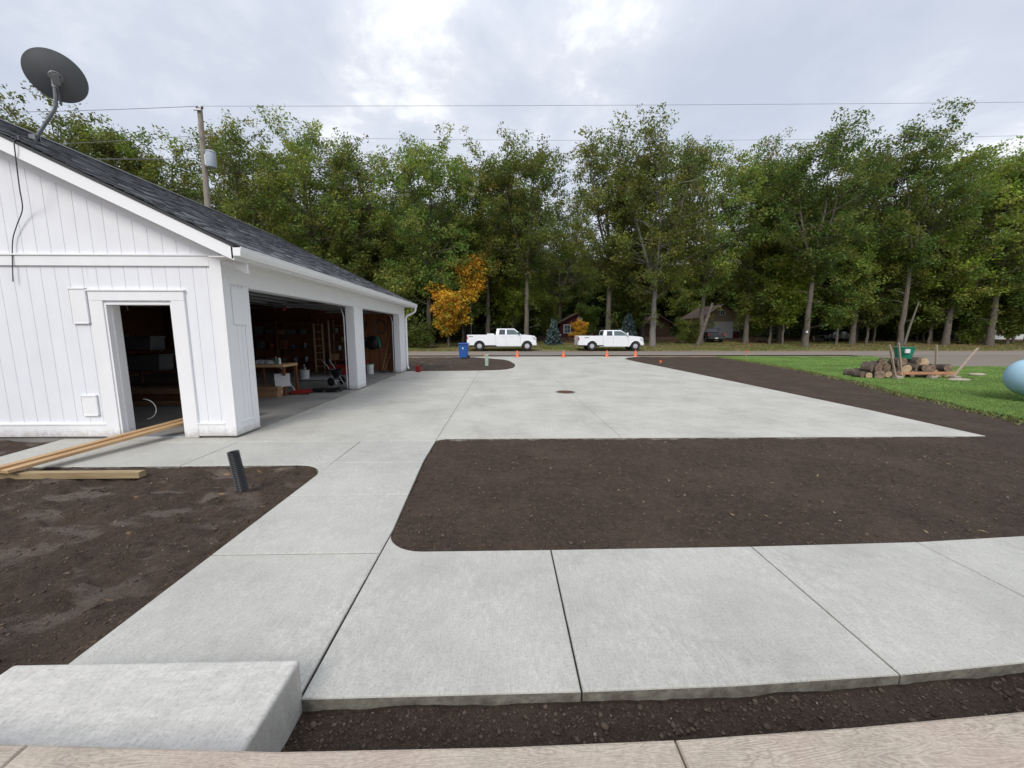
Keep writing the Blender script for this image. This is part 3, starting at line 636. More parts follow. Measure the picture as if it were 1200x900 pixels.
# overhead doors rolled open, tracks, opener
for o_ in (O1,O2):
    mb=MB()
    for i in range(4): mb.box(GX1-.75-i*.56,GX1-.22-i*.56,o_[0]+.06,o_[1]-.06,2.50,2.54); mb.box(GX1-.73-i*.56,GX1-.66-i*.56,o_[0]+.06,o_[1]-.06,2.46,2.5)
    od=P_(mb,'overhead_door',MAT['gray_metal'],bevel=.004)
    for yy_ in (o_[0]+.03,o_[1]-.05):
        mb=MB(); mb.tube([(GX1-.26,yy_,.05),(GX1-.26,yy_,2.1),(GX1-.32,yy_,2.32),(GX1-.5,yy_,2.44),(GX1-2.9,yy_,2.46)],.018,6); mb.build('door_track',MAT['galv'],od,smooth=True)
def thing(name,label,cat,loc=(0,0,0),rz=0,group=None): return tag(empty(name,loc,rz),label,cat,group)
t=thing('door_opener','grey garage door opener with red lamp hung under the ceiling in the near bay','door opener',(-6.9,12.4,2.44))
mb=MB(); mb.box(-.2,.2,-.15,.15,-.02,.16); mb.build('motor_housing',MAT['gray_metal'],t,bevel=.02)
mb=MB(); mb.lathe([(.0,-.12),(.05,-.10),(.07,-.05),(.06,-.02)],14); mb.build('lamp_cover',MAT['red'],t,smooth=True)
mb=MB(); mb.box(.2,2.2,-.02,.02,.06,.09); mb.box(-.2,-.17,-.15,-.12,.1,.25); mb.box(.17,.2,.12,.15,.1,.25); mb.build('rail',MAT['galv'],t)
# ------------------------------------------------------------------ things inside the garage
def shelf_unit(name,label,x0,x1,y0,y1,zs,mat,posts=3,h=2.2,pm_=None):
    t=thing(name,label,'shelf',((x0+x1)/2,(y0+y1)/2,.02)); L=x1-x0; D=y1-y0
    for z in zs: mb=MB(); mb.box(-L/2,L/2,-D/2,D/2,z-.02,z+.015); mb.build('shelf_board',mat,t,bevel=.002)
    for i in range(posts):
        x=-L/2+L*i/(posts-1)
        for yq in (-D/2-.02,D/2-.03):
            mb=MB(); mb.box(x-.025,x+.025,yq-.02,yq+.02,0,h); mb.build('post',pm_ or mat,t,bevel=.002)
    return t
shelf_unit('storage_shelf','long dark wooden storage shelf along the rear wall of the garage',-12.6,-7.55,16.0,16.5,[.42,.98,1.55,2.05],MAT['dark_wood'],4)
shelf_unit('narrow_shelf','narrow shelf unit with pale upright frame beside the near bay corner',-7.15,-6.35,16.05,16.5,[.5,.9,1.25,1.6,1.95],MAT['dark_wood'],2,2.15,MAT['post_wood'])
t=thing('step_ladder','wooden straight ladder standing against the long dark shelf','ladder',(-7.5,15.85,.02))
for s_ in (-.17,.17): mb=MB(); mb.box(s_-.03,s_+.03,-.02,.03,0,2.0); mb.build('rail',MAT['lumber_wet'],t,bevel=.004)
for z in np.arange(.25,1.95,.28): mb=MB(); mb.box(-.14,.14,-.01,.02,z,z+.035); mb.build('rung',MAT['lumber_wet'],t)
random.seed(11)
def boxthing(name,label,cat,x,y,z,sx,sy,sz,mat,rz=0,group=None,tilt=0):
    t=thing(name,label,cat,(x,y,z),rz,group); t.rotation_euler=(tilt,0,rz)
    mb=MB(); mb.box(-sx/2,sx/2,-sy/2,sy/2,0,sz*.97); mb.build('carton',mat,t,bevel=.004)
    mb=MB(); mb.box(-sx/2-.002,sx/2+.002,-.025,.025,sz*.5,sz*.97+.002); mb.build('tape_strip',MAT['paper'],t)
    mb=MB(); mb.box(-sx/2-.004,-.004,-sy/2-.004,sy/2+.004,sz*.97,sz); mb.box(.004,sx/2+.004,-sy/2-.004,sy/2+.004,sz*.97,sz); mb.build('lid_flap',mat,t)
    return t
boxthing('cardboard_box','flat brown cardboard box on the garage floor below the workbench','box',-6.05,9.95,.02,.62,.45,.16,MAT['cardboard'],.05)
boxthing('cardboard_box','brown cardboard box with white label lying on the lower box','box',-6.0,9.98,.182,.56,.4,.11,MAT['cardboard'],-.04)
boxthing('white_box','white carton tilted under the workbench','box',-5.75,10.05,.32,.34,.28,.24,MAT['paper'],.5,None,.35)
t=thing('workbench','small workbench with a pale plank top inside the near bay','workbench',(-6.1,10.3,.02))
mb=MB(); mb.box(-.55,.45,-.35,.35,.75,.82); mb.build('table_top',MAT['lumber'],t,bevel=.004)
for sx_ in (-.5,.38):
    for sy_ in (-.3,.28): mb=MB(); mb.box(sx_,sx_+.06,sy_,sy_+.06,0,.75); mb.build('leg',MAT['dark_wood'],t)
for i,(x,y,r,h,m_,nm,lb,ct) in enumerate(((-5.82,10.1,.035,.16,'bucket','spray_can','white can standing on the workbench end','can'),(-5.92,10.12,.035,.2,'lid_green','spray_can','green can with red cap on the workbench','can'))):
    tt=thing(nm,lb,ct,(x,y,.84)); mb=MB(); mb.lathe([(r,0),(r,h*.75),(r*.6,h*.85)],14); mb.build('can_body',MAT[m_],tt,smooth=True)
    mb=MB(); mb.lathe([(r*.7,h*.82),(r*.7,h),(r*.5,h*1.04)],12); mb.build('cap',MAT['red' if i else 'bucket'],tt,smooth=True)
tt=thing('rag_pile','rumpled grey rags heaped on the workbench','rags',(-6.3,10.2,.84)); mb=MB()
for k in range(5): mb.lathe([(.001,0),(.13,.01),(.11,.06),(.05,.1),(.001,.11)],9,Matrix.Translation((random.uniform(-.2,.2),random.uniform(-.1,.1),0))@Matrix.Rotation(k,4,'Z'))
mb.build('cloth',MAT['tarp'],tt,smooth=True)
r5=random.Random(8)
for k,(x,z) in enumerate([(x,z) for z in (.44,1.0,1.57) for x in (-10.6,-10.1,-9.6,-9.15,-8.7,-8.2)]+[(-6.95,.52),(-6.6,.52),(-6.9,.92),(-6.55,1.27),(-6.85,1.62)]):
    h=r5.uniform(.14,.34); w=r5.uniform(.16,.34); q=r5.random(); x+=r5.uniform(-.08,.08)
    if q<.45:
        tt=thing('stored_box','small box stored on the shelves along the rear garage wall','box',(x,16.2,z+.02),0,'things stored on the rear wall shelves'); mb=MB(); mb.box(-w/2,w/2,-.12,.12,0,h*.96); mb.build('carton',MAT[r5.choice(['cardboard','dark_wood','bin_gray','bin_gray'])],tt,bevel=.004); mb=MB(); mb.box(-w/2-.003,w/2+.003,-.123,.123,h*.961,h); mb.build('lid',MAT['cardboard'],tt)
    else:
        tt=thing('paint_can','round can stored on the shelves along the rear garage wall','can',(x,16.2,z+.02),0,'things stored on the rear wall shelves'); mb=MB(); mb.lathe([(.08,0),(.085,.01),(.085,h*.6),(.08,h*.62)],16); mb.build('can_body',MAT[r5.choice(['gray_metal','bin_gray','blue_bin','bin_gray','red'])],tt,smooth=True); mb=MB(); mb.lathe([(.078,h*.621),(.078,h*.64),(.001,h*.64)],16); mb.build('lid',MAT['galv'],tt)
# floor jack
t=thing('floor_jack','red floor jack with long raised handle in the near bay','jack',(-5.45,10.3,.02),.1); t.scale=(.8,.8,.75)
mb=MB(); mb.prism([(-.32,0.03),(.34,.03),(.34,.1),(.1,.17),(-.2,.15),(-.32,.09)],-.13,-.09,'y'); mb.prism([(-.32,0.03),(.34,.03),(.34,.1),(.1,.17),(-.2,.15),(-.32,.09)],.09,.13,'y'); mb.box(-.1,.3,-.09,.09,.05,.1); mb.build('frame',MAT['red'],t,bevel=.006)
mb=MB(); mb.tube([(-.15,0,.12),(-.28,0,.35),(-.62,0,1.12)],.017,8); mb.build('handle',MAT['galv'],t,smooth=True)
mb=MB(); mb.prism([(-.1,.1),(.3,.12),(.34,.16),(-.1,.16)],-.04,.04,'y'); mb.lathe([(.05,.16),(.05,.19)],12,Matrix.Translation((.3,0,0))); mb.build('lift_arm',MAT['red'],t,bevel=.004)
for x in (-.26,.28):
    for y in (-.15,.12): mb=MB(); mb.lathe([(.035,0),(.035,.03)],12,Matrix.Translation((x,y,.035))@Matrix.Rotation(-math.pi/2,4,'X')); mb.build('wheel',MAT['plastic_black'],t,smooth=True)
t=thing('mechanic_creeper','low black creeper board with wheels on the garage floor','creeper',(-4.95,10.75,.02),.06)
mb=MB(); mb.box(-.42,.42,-.2,.2,.05,.08); mb.box(.28,.42,-.14,.14,.081,.12); mb.build('board',MAT['plastic_black'],t,bevel=.012)
for x in (-.36,0,.36):
    for y in (-.18,.15): mb=MB(); mb.lathe([(.026,0),(.026,.02)],10,Matrix.Translation((x,y,.026))@Matrix.Rotation(-math.pi/2,4,'X')); mb.build('wheel',MAT['gray_metal'],t,smooth=True)
def bucket(label,x,y,z,r,h,lid=None,handle=True):
    t=thing('plastic_bucket',label,'bucket',(x,y,z)); mb=MB(); mb.lathe([(r*.86,0),(r,h*.93),(r*1.06,h*.93),(r*1.06,h*.97),(r*.97,h*.97),(r*.84,.01)],24); mb.build('body',MAT['bucket'],t,smooth=True)
    mb=MB(); mb.tube([(r*1.05,0,h*.85),(r*1.1,-r*.5,h*.55),(r*.4,-r*1.1,h*.4),(-r*.4,-r*1.1,h*.4),(-r*1.1,-r*.5,h*.55),(-r*1.05,0,h*.85)],.005,6); mb.build('handle',MAT['galv'],t,smooth=True)
    if lid: mb=MB(); mb.lathe([(r*1.1,h*.95),(r*1.1,h),(r*1.0,h*1.015),(.001,h*1.015)],24); mb.build('lid',MAT[lid],t,smooth=True)
    return t
bucket('white bucket on the dusty sheet in the middle of the near bay',-7.0,13.6,.03,.16,.34)
t=tag(bpy.data.objects.new('x',None)) if False else None
tt=thing('sprayer_pump','dark pump nozzle standing in the white bucket of the near bay','pump',(-7.0,13.6,.38)); mb=MB(); mb.lathe([(.05,-.2),(.07,0),(.07,.06),(.03,.1),(.025,.17),(.001,.17)],12); mb.build('pump_head',MAT['gray_metal'],tt,smooth=True)
mb=MB(); xs=np.linspace(-.75,.75,16); ys=np.linspace(-.5,.5,12)
vs=[(x*(1+.1*math.sin(5*y)),y*(1+.12*math.cos(4*x)),.02+.02*float(vn(np.array([x*6]),np.array([y*6]),4)[0])+(.1 if x<-.4 else 0)*max(0,.5-abs(y))) for y in ys for x in xs]
mb.add(vs,[(j*16+i,j*16+i+1,j*16+i+17,j*16+i+16) for j in range(11) for i in range(15)]); o_=mb.build('dust_sheet',MAT['tarp'],smooth=True,M=Matrix.Translation((-6.8,13.7,.022))); tag(o_,'crumpled pale dust sheet spread on the garage floor','sheet')
s_=o_.modifiers.new('solid','SOLIDIFY'); s_.thickness=.004
# hand mower / push machine
t=thing('push_spreader','black wheeled push spreader beside the bay pillar','spreader',(-5.25,12.1,.02),-.4)
mb=MB(); mb.lathe([(.06,.22),(.2,.48),(.21,.5),(.19,.5),(.05,.24)],16); mb.build('hopper',MAT['plastic_black'],t,smooth=True)
for y in (-.24,.2):
    mb=MB(); mb.lathe([(.06,0),(.13,.005),(.13,.045),(.06,.05)],18,Matrix.Translation((0,y,.13))@Matrix.Rotation(-math.pi/2,4,'X')); mb.build('wheel',MAT['tyre'],t,smooth=True)
for y in (-.14,.14): mb=MB(); mb.tube([(.16,y,.03),(.02,y,.2),(-.22,y*.8,.6),(-.42,y,.78)],.013,6); mb.build('handle_bar',MAT['galv'],t,smooth=True)
mb=MB(); mb.tube([(0,-.24,.13),(0,.24,.13)],.012,6); mb.build('axle',MAT['galv'],t)
t=thing('red_tote','red lidded tote on the floor by the narrow shelf','tote',(-6.55,15.4,.02)); mb=MB(); mb.prism([(-.3,0),(.3,0),(.36,.32),(-.36,.32)],-.22,.22,'y'); mb.build('tub',MAT['red'],t,bevel=.02); mb=MB(); mb.box(-.38,.38,-.25,.25,.322,.36); mb.build('lid',MAT['red'],t,bevel=.01)
# far bay
bucket('white bucket with green lid in the far bay',-5.35,15.45,.02,.155,.40,'lid_green')
t=thing('red_tool_chest','red metal tool chest against the wall of the far bay','tool chest',(-5.95,15.95,.02)); mb=MB(); mb.box(-.35,.35,-.22,.22,0,.5); mb.build('cabinet',MAT['red'],t,bevel=.01)
for z in (.06,.2,.34): mb=MB(); mb.box(-.32,.32,-.232,-.221,z,z+.11); mb.build('drawer',MAT['red'],t,bevel=.003)
t=thing('cleaning_jug','purple and white jug beside the green lidded bucket','jug',(-5.62,15.2,.02)); mb=MB(); mb.lathe([(.09,0),(.1,.04),(.1,.14),(.03,.2),(.03,.23)],12); mb.build('bottle',MAT['purple'],t,smooth=True); mb=MB(); mb.lathe([(.035,.225),(.035,.26)],10); mb.build('cap',MAT['bucket'],t)
t=thing('hanging_jacket','black and green work jacket hung on the plywood wall of the far bay','jacket',(-5.55,16.46,1.05))
mb=MB(); mb.lathe([(.10,-.1),(.24,0),(.27,.2),(.24,.38),(.1,.46),(.05,.47)],14,Matrix.Diagonal((1.1,.35,1,1))); mb.build('cloth_body',MAT['plastic_black'],t,smooth=True)
for s_ in (-1,1): mb=MB(); mb.tube([(s_*.2,-.03,.4),(s_*.32,-.05,.25),(s_*.34,-.05,-.02)],[.08,.075,.06],9); mb.build('sleeve',MAT['plastic_black' if s_<0 else 'green_bin'],t,smooth=True)
for i,(x,dx,lb) in enumerate(((-4.95,.16,'short leaning wooden handle at the right edge of the far bay'),(-5.05,.3,'longer leaning rake handle in the far bay corner'))):
    t=thing('garden_rake',lb,'rake',(x,16.0,.02)); mb=MB(); mb.tube([(0,0,.03),(dx,.45,.75+.9*i)],.016,8); mb.build('handle',MAT['lumber_wet'],t,smooth=True)
    mb=MB(); mb.box(-.16,.16,-.02,.0,.03,.06)
    for k in range(8): mb.box(-.15+k*.04,-.143+k*.04,-.06,-.02,.0,.04)
    mb.build('rake_head',MAT['gray_metal'],t)
for i,x in enumerate((-6.0,-5.2)):
    t=thing('hanging_hose',('coiled dark hose hung high on the far bay wall','looped dark cord hung beside the jacket')[i],'hose',(x,16.5,1.9)); mb=MB()
    mb.tube([(.2*math.sin(a)+.004*k,-.01*k,.28*math.cos(a)) for k,a in enumerate(np.linspace(0,12.5,50))],.013,6); mb.build('coil',MAT['plastic_black'],t,smooth=True)
# seen through the walk-in door
shelf_unit('steel_shelf','dark shelf with bins seen through the walk-in doorway',-11.6,-8.4,10.2,10.8,[.25,.62,1.15],MAT['dark_wood'],3,1.6)
for i,(x,z,w,h) in enumerate(((-10.6,1.17,.85,.36),(-9.6,1.17,.8,.34),(-10.5,.64,.9,.38),(-9.45,.64,.85,.4))):
    t=thing('storage_crate',['dark grey bin, upper left on the doorway shelf','dark grey bin, upper right on the doorway shelf','dark grey bin, lower left on the doorway shelf','dark grey bin, lower right on the doorway shelf'][i],'bin',(x,10.5,z+.02)); mb=MB(); mb.prism([(-w/2*.92,0),(w/2*.92,0),(w/2,h),(-w/2,h)],-.22,.22,'y'); mb.build('tub',MAT['bin_gray'],t,bevel=.015)
    mb=MB(); mb.box(-w/2-.02,w/2+.02,-.24,.24,h+.001,h+.03); mb.build('lid',MAT['gray_metal'],t,bevel=.006)
t=thing('lumber_stack','stack of brown boards on the floor inside the walk-in doorway','lumber',(-8.3,8.9,.02)); 
for k in range(3): mb=MB(); mb.box(-1.6,1.7,-.2+k*.02,.22,k*.12+.01,k*.12+.11); mb.build('board',MAT['dark_wood' if k%2 else 'cardboard'],t,bevel=.004)
t=thing('sawhorse_beam','low board on blocks just inside the doorway under the plank','board',(-5.2,7.45,.02)); mb=MB(); mb.box(-.7,.2,-.07,.07,.16,.235); mb.build('board',MAT['dark_wood'],t,bevel=.003)
for x in (-.6,.05): mb=MB(); mb.box(x,x+.12,-.1,.1,0,.16); mb.build('block',MAT['dark_wood'],t)
t=thing('extension_cord','pale cord looping down inside the doorway jamb','cord'); mb=MB(); mb.tube([(-5.98+.19*math.sin(a),6.42,.39+.17*math.cos(a)) for a in np.linspace(.0,3.0,16)],.006,6); mb.build('cable',MAT['tarp'],t,smooth=True)
t=thing('ceiling_wires','loose pale wires dangling from the ceiling inside the doorway','wires'); mb=MB(); 
for pts in ([(-7.6,8.2,2.69),(-7.75,8.2,2.3),(-7.6,8.2,2.2),(-7.2,8.2,2.3),(-6.9,8.2,2.69)],[(-7.4,8.25,2.69),(-7.15,8.25,2.28),(-7.3,8.25,2.69)],[(-7.75,8.2,2.3),(-7.72,8.2,2.1)]): mb.tube(pts,.012,6)
mb.build('wire_loop',MAT['tarp'],t,smooth=True)
# red can outside far corner
t=thing('fuel_can','small red fuel can on the slab by the downspout','can',(-3.62,16.35,.005)); mb=MB(); mb.prism([(-.1,0),(.1,0),(.1,.2),(.04,.26),(-.1,.26)],-.075,.075,'y'); mb.build('body',MAT['red'],t,bevel=.02,seg=3)
mb=MB(); mb.tube([(-.09,0,.25),(-.08,0,.33),(.03,0,.33),(.05,0,.24)],.012,8); mb.build('handle',MAT['red'],t,smooth=True); mb=MB(); mb.tube([(.08,0,.22),(.13,0,.28),(.16,0,.31)],[.02,.014,.01],8); mb.build('spout',MAT['plastic_black'],t,smooth=True)
# ------------------------------------------------------------------ satellite dish
DL=Vector((-7.73,7.0,roofz(-7.73)))
t=thing('satellite_dish','grey satellite dish on a bent mast standing on the roof','satellite dish',DL)
mb=MB(); mb.tube([(0,0,.02),(.03,0,.07),(.38,0,.49),(.43,-.01,.56),(.46,-.03,.70),(.49,-.05,.90)],.024,12); mb.build('mast',MAT['gray_metal'],t,smooth=True)
mb=MB(); Mt=Matrix.Rotation(math.atan(SL),4,'Y'); mb.box(-.12,.12,-.09,.09,0,.012,Mt); mb.box(-.05,.05,-.045,-.03,.0,.1); mb.box(-.05,.05,.03,.045,.0,.1); mb.build('foot_plate',MAT['gray_metal'],t)
nrm=Vector((-.57,.63,.50)).normalized(); zq=nrm; yq=Vector((0,0,1)); yq=(yq-zq*yq.dot(zq)).normalized(); xq=yq.cross(zq)
DM=Matrix((( xq.x,yq.x,zq.x,0),(xq.y,yq.y,zq.y,0),(xq.z,yq.z,zq.z,0),(0,0,0,1)))
cen=Vector((.483,0,.99))-nrm*.07; DM=Matrix.Translation(cen)@DM
Rd=.352; D_=.085; prof=[(.001,0)]+[(Rd*k/8,D_*(k/8)**2) for k in range(1,9)]+[(Rd+.006,D_+.002),(Rd+.006,D_+.010),(Rd-.004,D_+.008)]+[(Rd*k/8,D_*(k/8)**2+.006) for k in range(7,0,-1)]+[(.001,.006)]
mb=MB(); mb.lathe(prof,48,DM); mb.build('reflector',MAT['dish'],t,smooth=True)
mb=MB(); mb.lathe([(.075,-.02),(.085,-.014),(.085,0.006),(.07,0.012)],20,DM,True); mb.box(-.045,.045,-.10,.05,-.075,-.014,DM); mb.tube([(.478,-.04,.80),(.488,-.045,.90),(.49,-.05,.96)],.036,10); mb.box(-.07,.07,-.012,.012,-.07,.0,DM); mb.box(-.05,-.035,-.07,.07,-.06,.0,DM); mb.build('mount_bracket',MAT['gray_metal'],t,bevel=.003)
mb=MB(); mb.tube([DM@Vector((0,-.10,-.05)),DM@Vector((0,-.33,-.03)),DM@Vector((0,-.40,.05)),DM@Vector((0,-.34,.36))],.014,8); fa=mb.build('feed_arm',MAT['gray_metal'],t,smooth=True)
mb=MB(); mb.lathe([(.03,0),(.045,.05),(.045,.10),(.03,.12)],12,DM@Matrix.Translation((0,-.32,.34))); mb.build('feed_horn',MAT['galv'],fa,smooth=True)
def smooth_path(p,k=6):
    p=[Vector(q) for q in p]; o=[]
    for i in range(len(p)-1):
        a,b_,c,d=p[max(i-1,0)],p[i],p[i+1],p[min(i+2,len(p)-1)]
        for j in range(k):
            t=j/k; o.append(.5*((2*b_)+(c-a)*t+(2*a-5*b_+4*c-d)*t*t+(3*b_-a-3*c+d)*t**3))
    return o+[p[-1]]
def wirething(name,label,cat,pts,r,mat,n=6):
    pts=smooth_path(pts)
    t=MB(); t.tube(pts,r,n); o=t.build(name,mat,smooth=True); return tag(o,label,cat)
wirething('dish_cable','thin dark cable hanging from the dish down the gable','cable',[tuple(DL+Vector((0,.0,.03))),(-7.3,6.4,roofz(-7.3)+.02),(-6.63,5.80,roofz(-6.63)+.02),(-6.60,5.725,roofz(-6.6)-.02),(-6.62,5.73,4.05),(-6.74,5.82,3.66),(-6.92,5.97,3.42),(-7.09,6.01,3.19),(-7.2,6.02,2.95),(-7.26,6.0,2.4)],.007,MAT['cable'])
# ------------------------------------------------------------------ foreground items
t=thing('drain_pipe','black corrugated drain pipe sticking out of the soil by the walk','pipe',(-2.76,3.96,-.12)); t.rotation_euler=(R_(3),R_(-6),0)
prof=[]
for k in range(58):
    z=k*.0096; prof.append((.052+(.005 if k%2 else -.004),z))
inner=[(r-.008,z) for r,z in prof[::-1]]
mb=MB(); mb.lathe(prof+inner,28,None,False); mb.build('pipe_shell',MAT['plastic_black'],t,smooth=False)
t=thing('long_lumber','long pale boards running from the soil up into the walk-in doorway','lumber')
def board(mb,a,b_,w,h,off=0,zoff=0):
    a=Vector(a);b_=Vector(b_);d=(b_-a).normalized(); s=d.cross(Vector((0,0,1))).normalized(); u=s.cross(d)
    M=Matrix(((d.x,s.x,u.x,a.x),(d.y,s.y,u.y,a.y),(d.z,s.z,u.z,a.z),(0,0,0,1))); mb.box(0,(b_-a).length,off-w/2,off+w/2,zoff,zoff+h); return M
for k,(w,off,zo,m_) in enumerate(((.12,.06,.0,'lumber'),(.10,-.045,.022,'lumber'))):
    mb=MB(); M=board(mb,(-5.72-.02*k,4.32-.05*k,.07),(-5.0,7.55,.245),w,.038,off,zo); mb.build('board',MAT[m_],t,bevel=.003,M=M)
mb=MB(); M=board(mb,(-6.9,4.42,-.03),(-4.22,4.40,-.022),.085,.074); o_=mb.build('timber_beam',MAT['lumber_wet'],bevel=.004,M=M); tag(o_,'square yellowish timber lying flat on the soil beside the apron','timber')
# manhole cover
t=thing('manhole_cover','rusty round manhole cover in the driveway','manhole cover',(1.74,10.62,.0)); mb=MB(); mb.lathe([(.27,.0005),(.27,.006),(.235,.006),(.235,.0005)],36,None,False); mb.build('ring',MAT['gray_metal'],t)
mb=MB(); mb.lathe([(.232,.0005),(.232,.010),(.001,.012)],36)
for i in range(-5,6):
    L=math.sqrt(max(.0,.2**2-(i*.038)**2)); 
    if L>.03: mb.box(-L,L,i*.038-.008,i*.038+.008,.0102,.0145)
mb.build('lid',MAT['rust'],t)
# cones
def make_cone():
    r=empty('traffic_cone',(0,0,0)); mb=MB(); mb.lathe([(.135,.025),(.125,.04),(.035,.47),(.03,.48),(.022,.48),(.11,.03)],20); mb.build('cone_body',MAT['orange'],r,smooth=True)
    mb=MB(); mb.prism([(-.17,-.13),(-.13,-.17),(.13,-.17),(.17,-.13),(.17,.13),(.13,.17),(-.13,.17),(-.17,.13)],0,.028); mb.build('base',MAT['orange'],r,bevel=.004); return r
cone=make_cone(); cl=['orange traffic cone in front of the left white pickup','orange traffic cone in the middle of the driveway mouth','orange traffic cone below the bed of the right white pickup','orange traffic cone by the front wheel of the right white pickup']
for i,(x,y) in enumerate(((.95,26.5),(4.1,26.2),(7.2,26.6),(9.3,26.9))):
    c=cone if i==0 else copy_tree(cone); c.location=(x,y,.002 if x<8.9 else .0); c.scale=(.9,.9,.92); tag(c,cl[i],'traffic cone','cones across the driveway mouth'); c.rotation_euler.z=i
# marker stakes
def stake(x,y,h,label,ribbon=True):
    t=thing('survey_stake',label,'stake',(x,y,-.05)); mb=MB(); mb.prism([(-.02,-.012),(.02,-.012),(.02,.012),(-.02,.012)],-.1,h); mb.build('stick',MAT['lumber_wet'],t,bevel=.002)
    mb=MB(); mb.box(-.03,.03,-.022,.022,h-.09,h-.02); mb.box(.03,.10,-.004,.004,h-.14,h-.03); mb.build('ribbon',MAT['orange'],t)
stake(14.85,23.2,.62,'wooden survey stake with orange ribbon at the lawn corner'); stake(8.6,20.9,.22,'small orange flagged stake low on the soil beside the driveway')
stake(-1.35,26.9,.25,'short orange flagged stake by the road left of the driveway')
# pedestal
t=thing('utility_pedestal','pale green utility pedestal standing on the soil island','utility pedestal',(-.86,19.75,-.04)); mb=MB(); mb.prism([(-.085,-.085),(.085,-.085),(.085,.085),(-.085,.085)],0,.54); mb.build('housing',MAT['mark_post'],t,bevel=.015); mb=MB(); mb.prism([(-.1,-.1),(.1,-.1),(.1,.1),(-.1,.1)],.541,.60); mb.build('cap',MAT['mark_post'],t,bevel=.015)
# blue bin
t=thing('blue_trash_bin','blue wheeled rubbish bin on the soil near the road','bin',(-2.62,25.4,-.03)); mb=MB(); mb.prism([(-.25,.06),(.25,.06),(.31,.93),(-.31,.93)],-.3,.3,'y'); mb.build('tub',MAT['blue_bin'],t,bevel=.03,seg=3)
mb=MB(); mb.box(-.35,.35,-.36,.36,.932,.98); mb.box(-.3,.3,-.3,.3,.98,1.02); mb.build('lid',MAT['blue_bin'],t,bevel=.02)
for y in (-.3,.24): mb=MB(); mb.lathe([(.05,0),(.11,.005),(.11,.05),(.05,.055)],16,Matrix.Translation((.27,y,.11))@Matrix.Rotation(-math.pi/2,4,'X')); mb.build('wheel',MAT['tyre'],t,smooth=True)
mb=MB(); mb.tube([(.33,-.22,.93),(.4,-.22,.96),(.4,.22,.96),(.33,.22,.93)],.016,8); mb.build('handle',MAT['blue_bin'],t,smooth=True)
mb=MB(); mb.box(-.06,.02,-.335,-.300,.62,.74,Matrix.Rotation(R_(0),4,'X')); mb.build('sticker',MAT['paper'],t)
# ------------------------------------------------------------------ wood pile
random.seed(21)
def log_obj(name,x,y,z,r,L,rz,tilt,label,cat,pale=False,group='logs heaped at the firewood rack'):
    mb=MB(); n=16; ph=random.random()*6
    rr=lambda a:r*(1+.07*math.sin(2*a+ph)+.04*math.sin(5*a+ph*2))
    vs=[]
    for (yy_,s) in ((-L/2,.96),(-L/2+.015,1),(L/2-.015,1),(L/2,.96)):
        for k in range(n):
            a=2*math.pi*k/n; vs.append((rr(a)*s*math.cos(a),yy_,rr(a)*s*math.sin(a)))
    fs=[]
    for i in range(3):
        for k in range(n): fs.append((i*n+k,i*n+(k+1)%n,(i+1)*n+(k+1)%n,(i+1)*n+k))
    mb.add(vs,fs); mb.mi=1; mb.add(vs[:n],[tuple(range(n))]); mb.add(vs[3*n:],[tuple(range(n))])
    o=mb.build(name,[MAT['bark_log'],MAT['cut_pale' if pale else 'cut_end']]); o.location=(x,y,z); o.rotation_euler=(tilt,random.uniform(0,3),rz)
    o.rotation_mode='XYZ'; tag(o,label,cat,group); return o
LAB=['dark barked firewood log heaped on the lawn','short thick log with a brown cut end in the heap']
row=[]
for (z,xs,yb) in ((.13,[12.25,12.55,12.85,13.15,13.5,13.85,14.2,14.55,14.9,15.25,15.6],13.75),(.36,[12.6,12.95,13.3,13.7,14.0,14.3,14.65,15.0,15.3],13.8),(.58,[13.2,13.55,13.9,14.35,14.75],13.85),(.13,[12.5,13.0,13.6,14.1,14.7,15.2],14.4),(.4,[13.0,13.5,14.0,14.6,15.0],14.4)):
    for x in xs:
        r=random.uniform(.115,.175); log_obj('firewood_log',x+.8+random.uniform(-.05,.05),yb+random.uniform(-.15,.15),z+random.uniform(-.02,.03),r,random.uniform(.26,.42),random.uniform(-.6,.6),random.uniform(-.15,.15),LAB[0] if r<.15 else LAB[1],'log',random.random()<.22)
t=thing('firewood_rack','wooden firewood rack with splayed posts around the log heap','firewood rack',(14.62,13.35,0))
def strut(parent,a,b_,w,h,mat,name):
    mb=MB(); M=board(mb,a,b_,w,h); mb.build(name,mat,parent,bevel=.004,M=M)
strut(t,(-.45,0,.17),(1.75,.05,.17),.05,.09,MAT['rack_rail'],'rail'); strut(t,(-.45,.75,.17),(1.75,.75,.17),.05,.09,MAT['rack_rail'],'rail')
strut(t,(-.62,0,.1),(-.98,.0,1.22),.065,.038,MAT['post_wood'],'post'); strut(t,(-.38,.0,.1),(-.62,0.05,1.30),.065,.038,MAT['post_wood'],'post')
strut(t,(1.72,.75,.1),(1.58,.75,1.2),.065,.038,MAT['post_wood'],'post'); strut(t,(1.55,0,.1),(2.35,0.05,1.1),.065,.038,MAT['post_wood'],'post')
for x in (-.5,.75,1.6):
    mb=MB(); mb.box(x-.11,x+.11,-.1,.1,0,.12); mb.build('concrete_block',MAT['stone'],t,bevel=.02)
t=thing('green_tub','dark green plastic tub standing on the log heap','tub',(14.85,13.95,.70)); mb=MB(); mb.lathe([(.22,0),(.29,.40),(.31,.40),(.31,.43),(.28,.43),(.21,.02)],28); mb.build('tub_body',MAT['green_bin'],t,smooth=True)
mb=MB(); mb.box(-.24,-.08,-.297,-.25,.22,.36); mb.build('label_sticker',MAT['paper'],t)
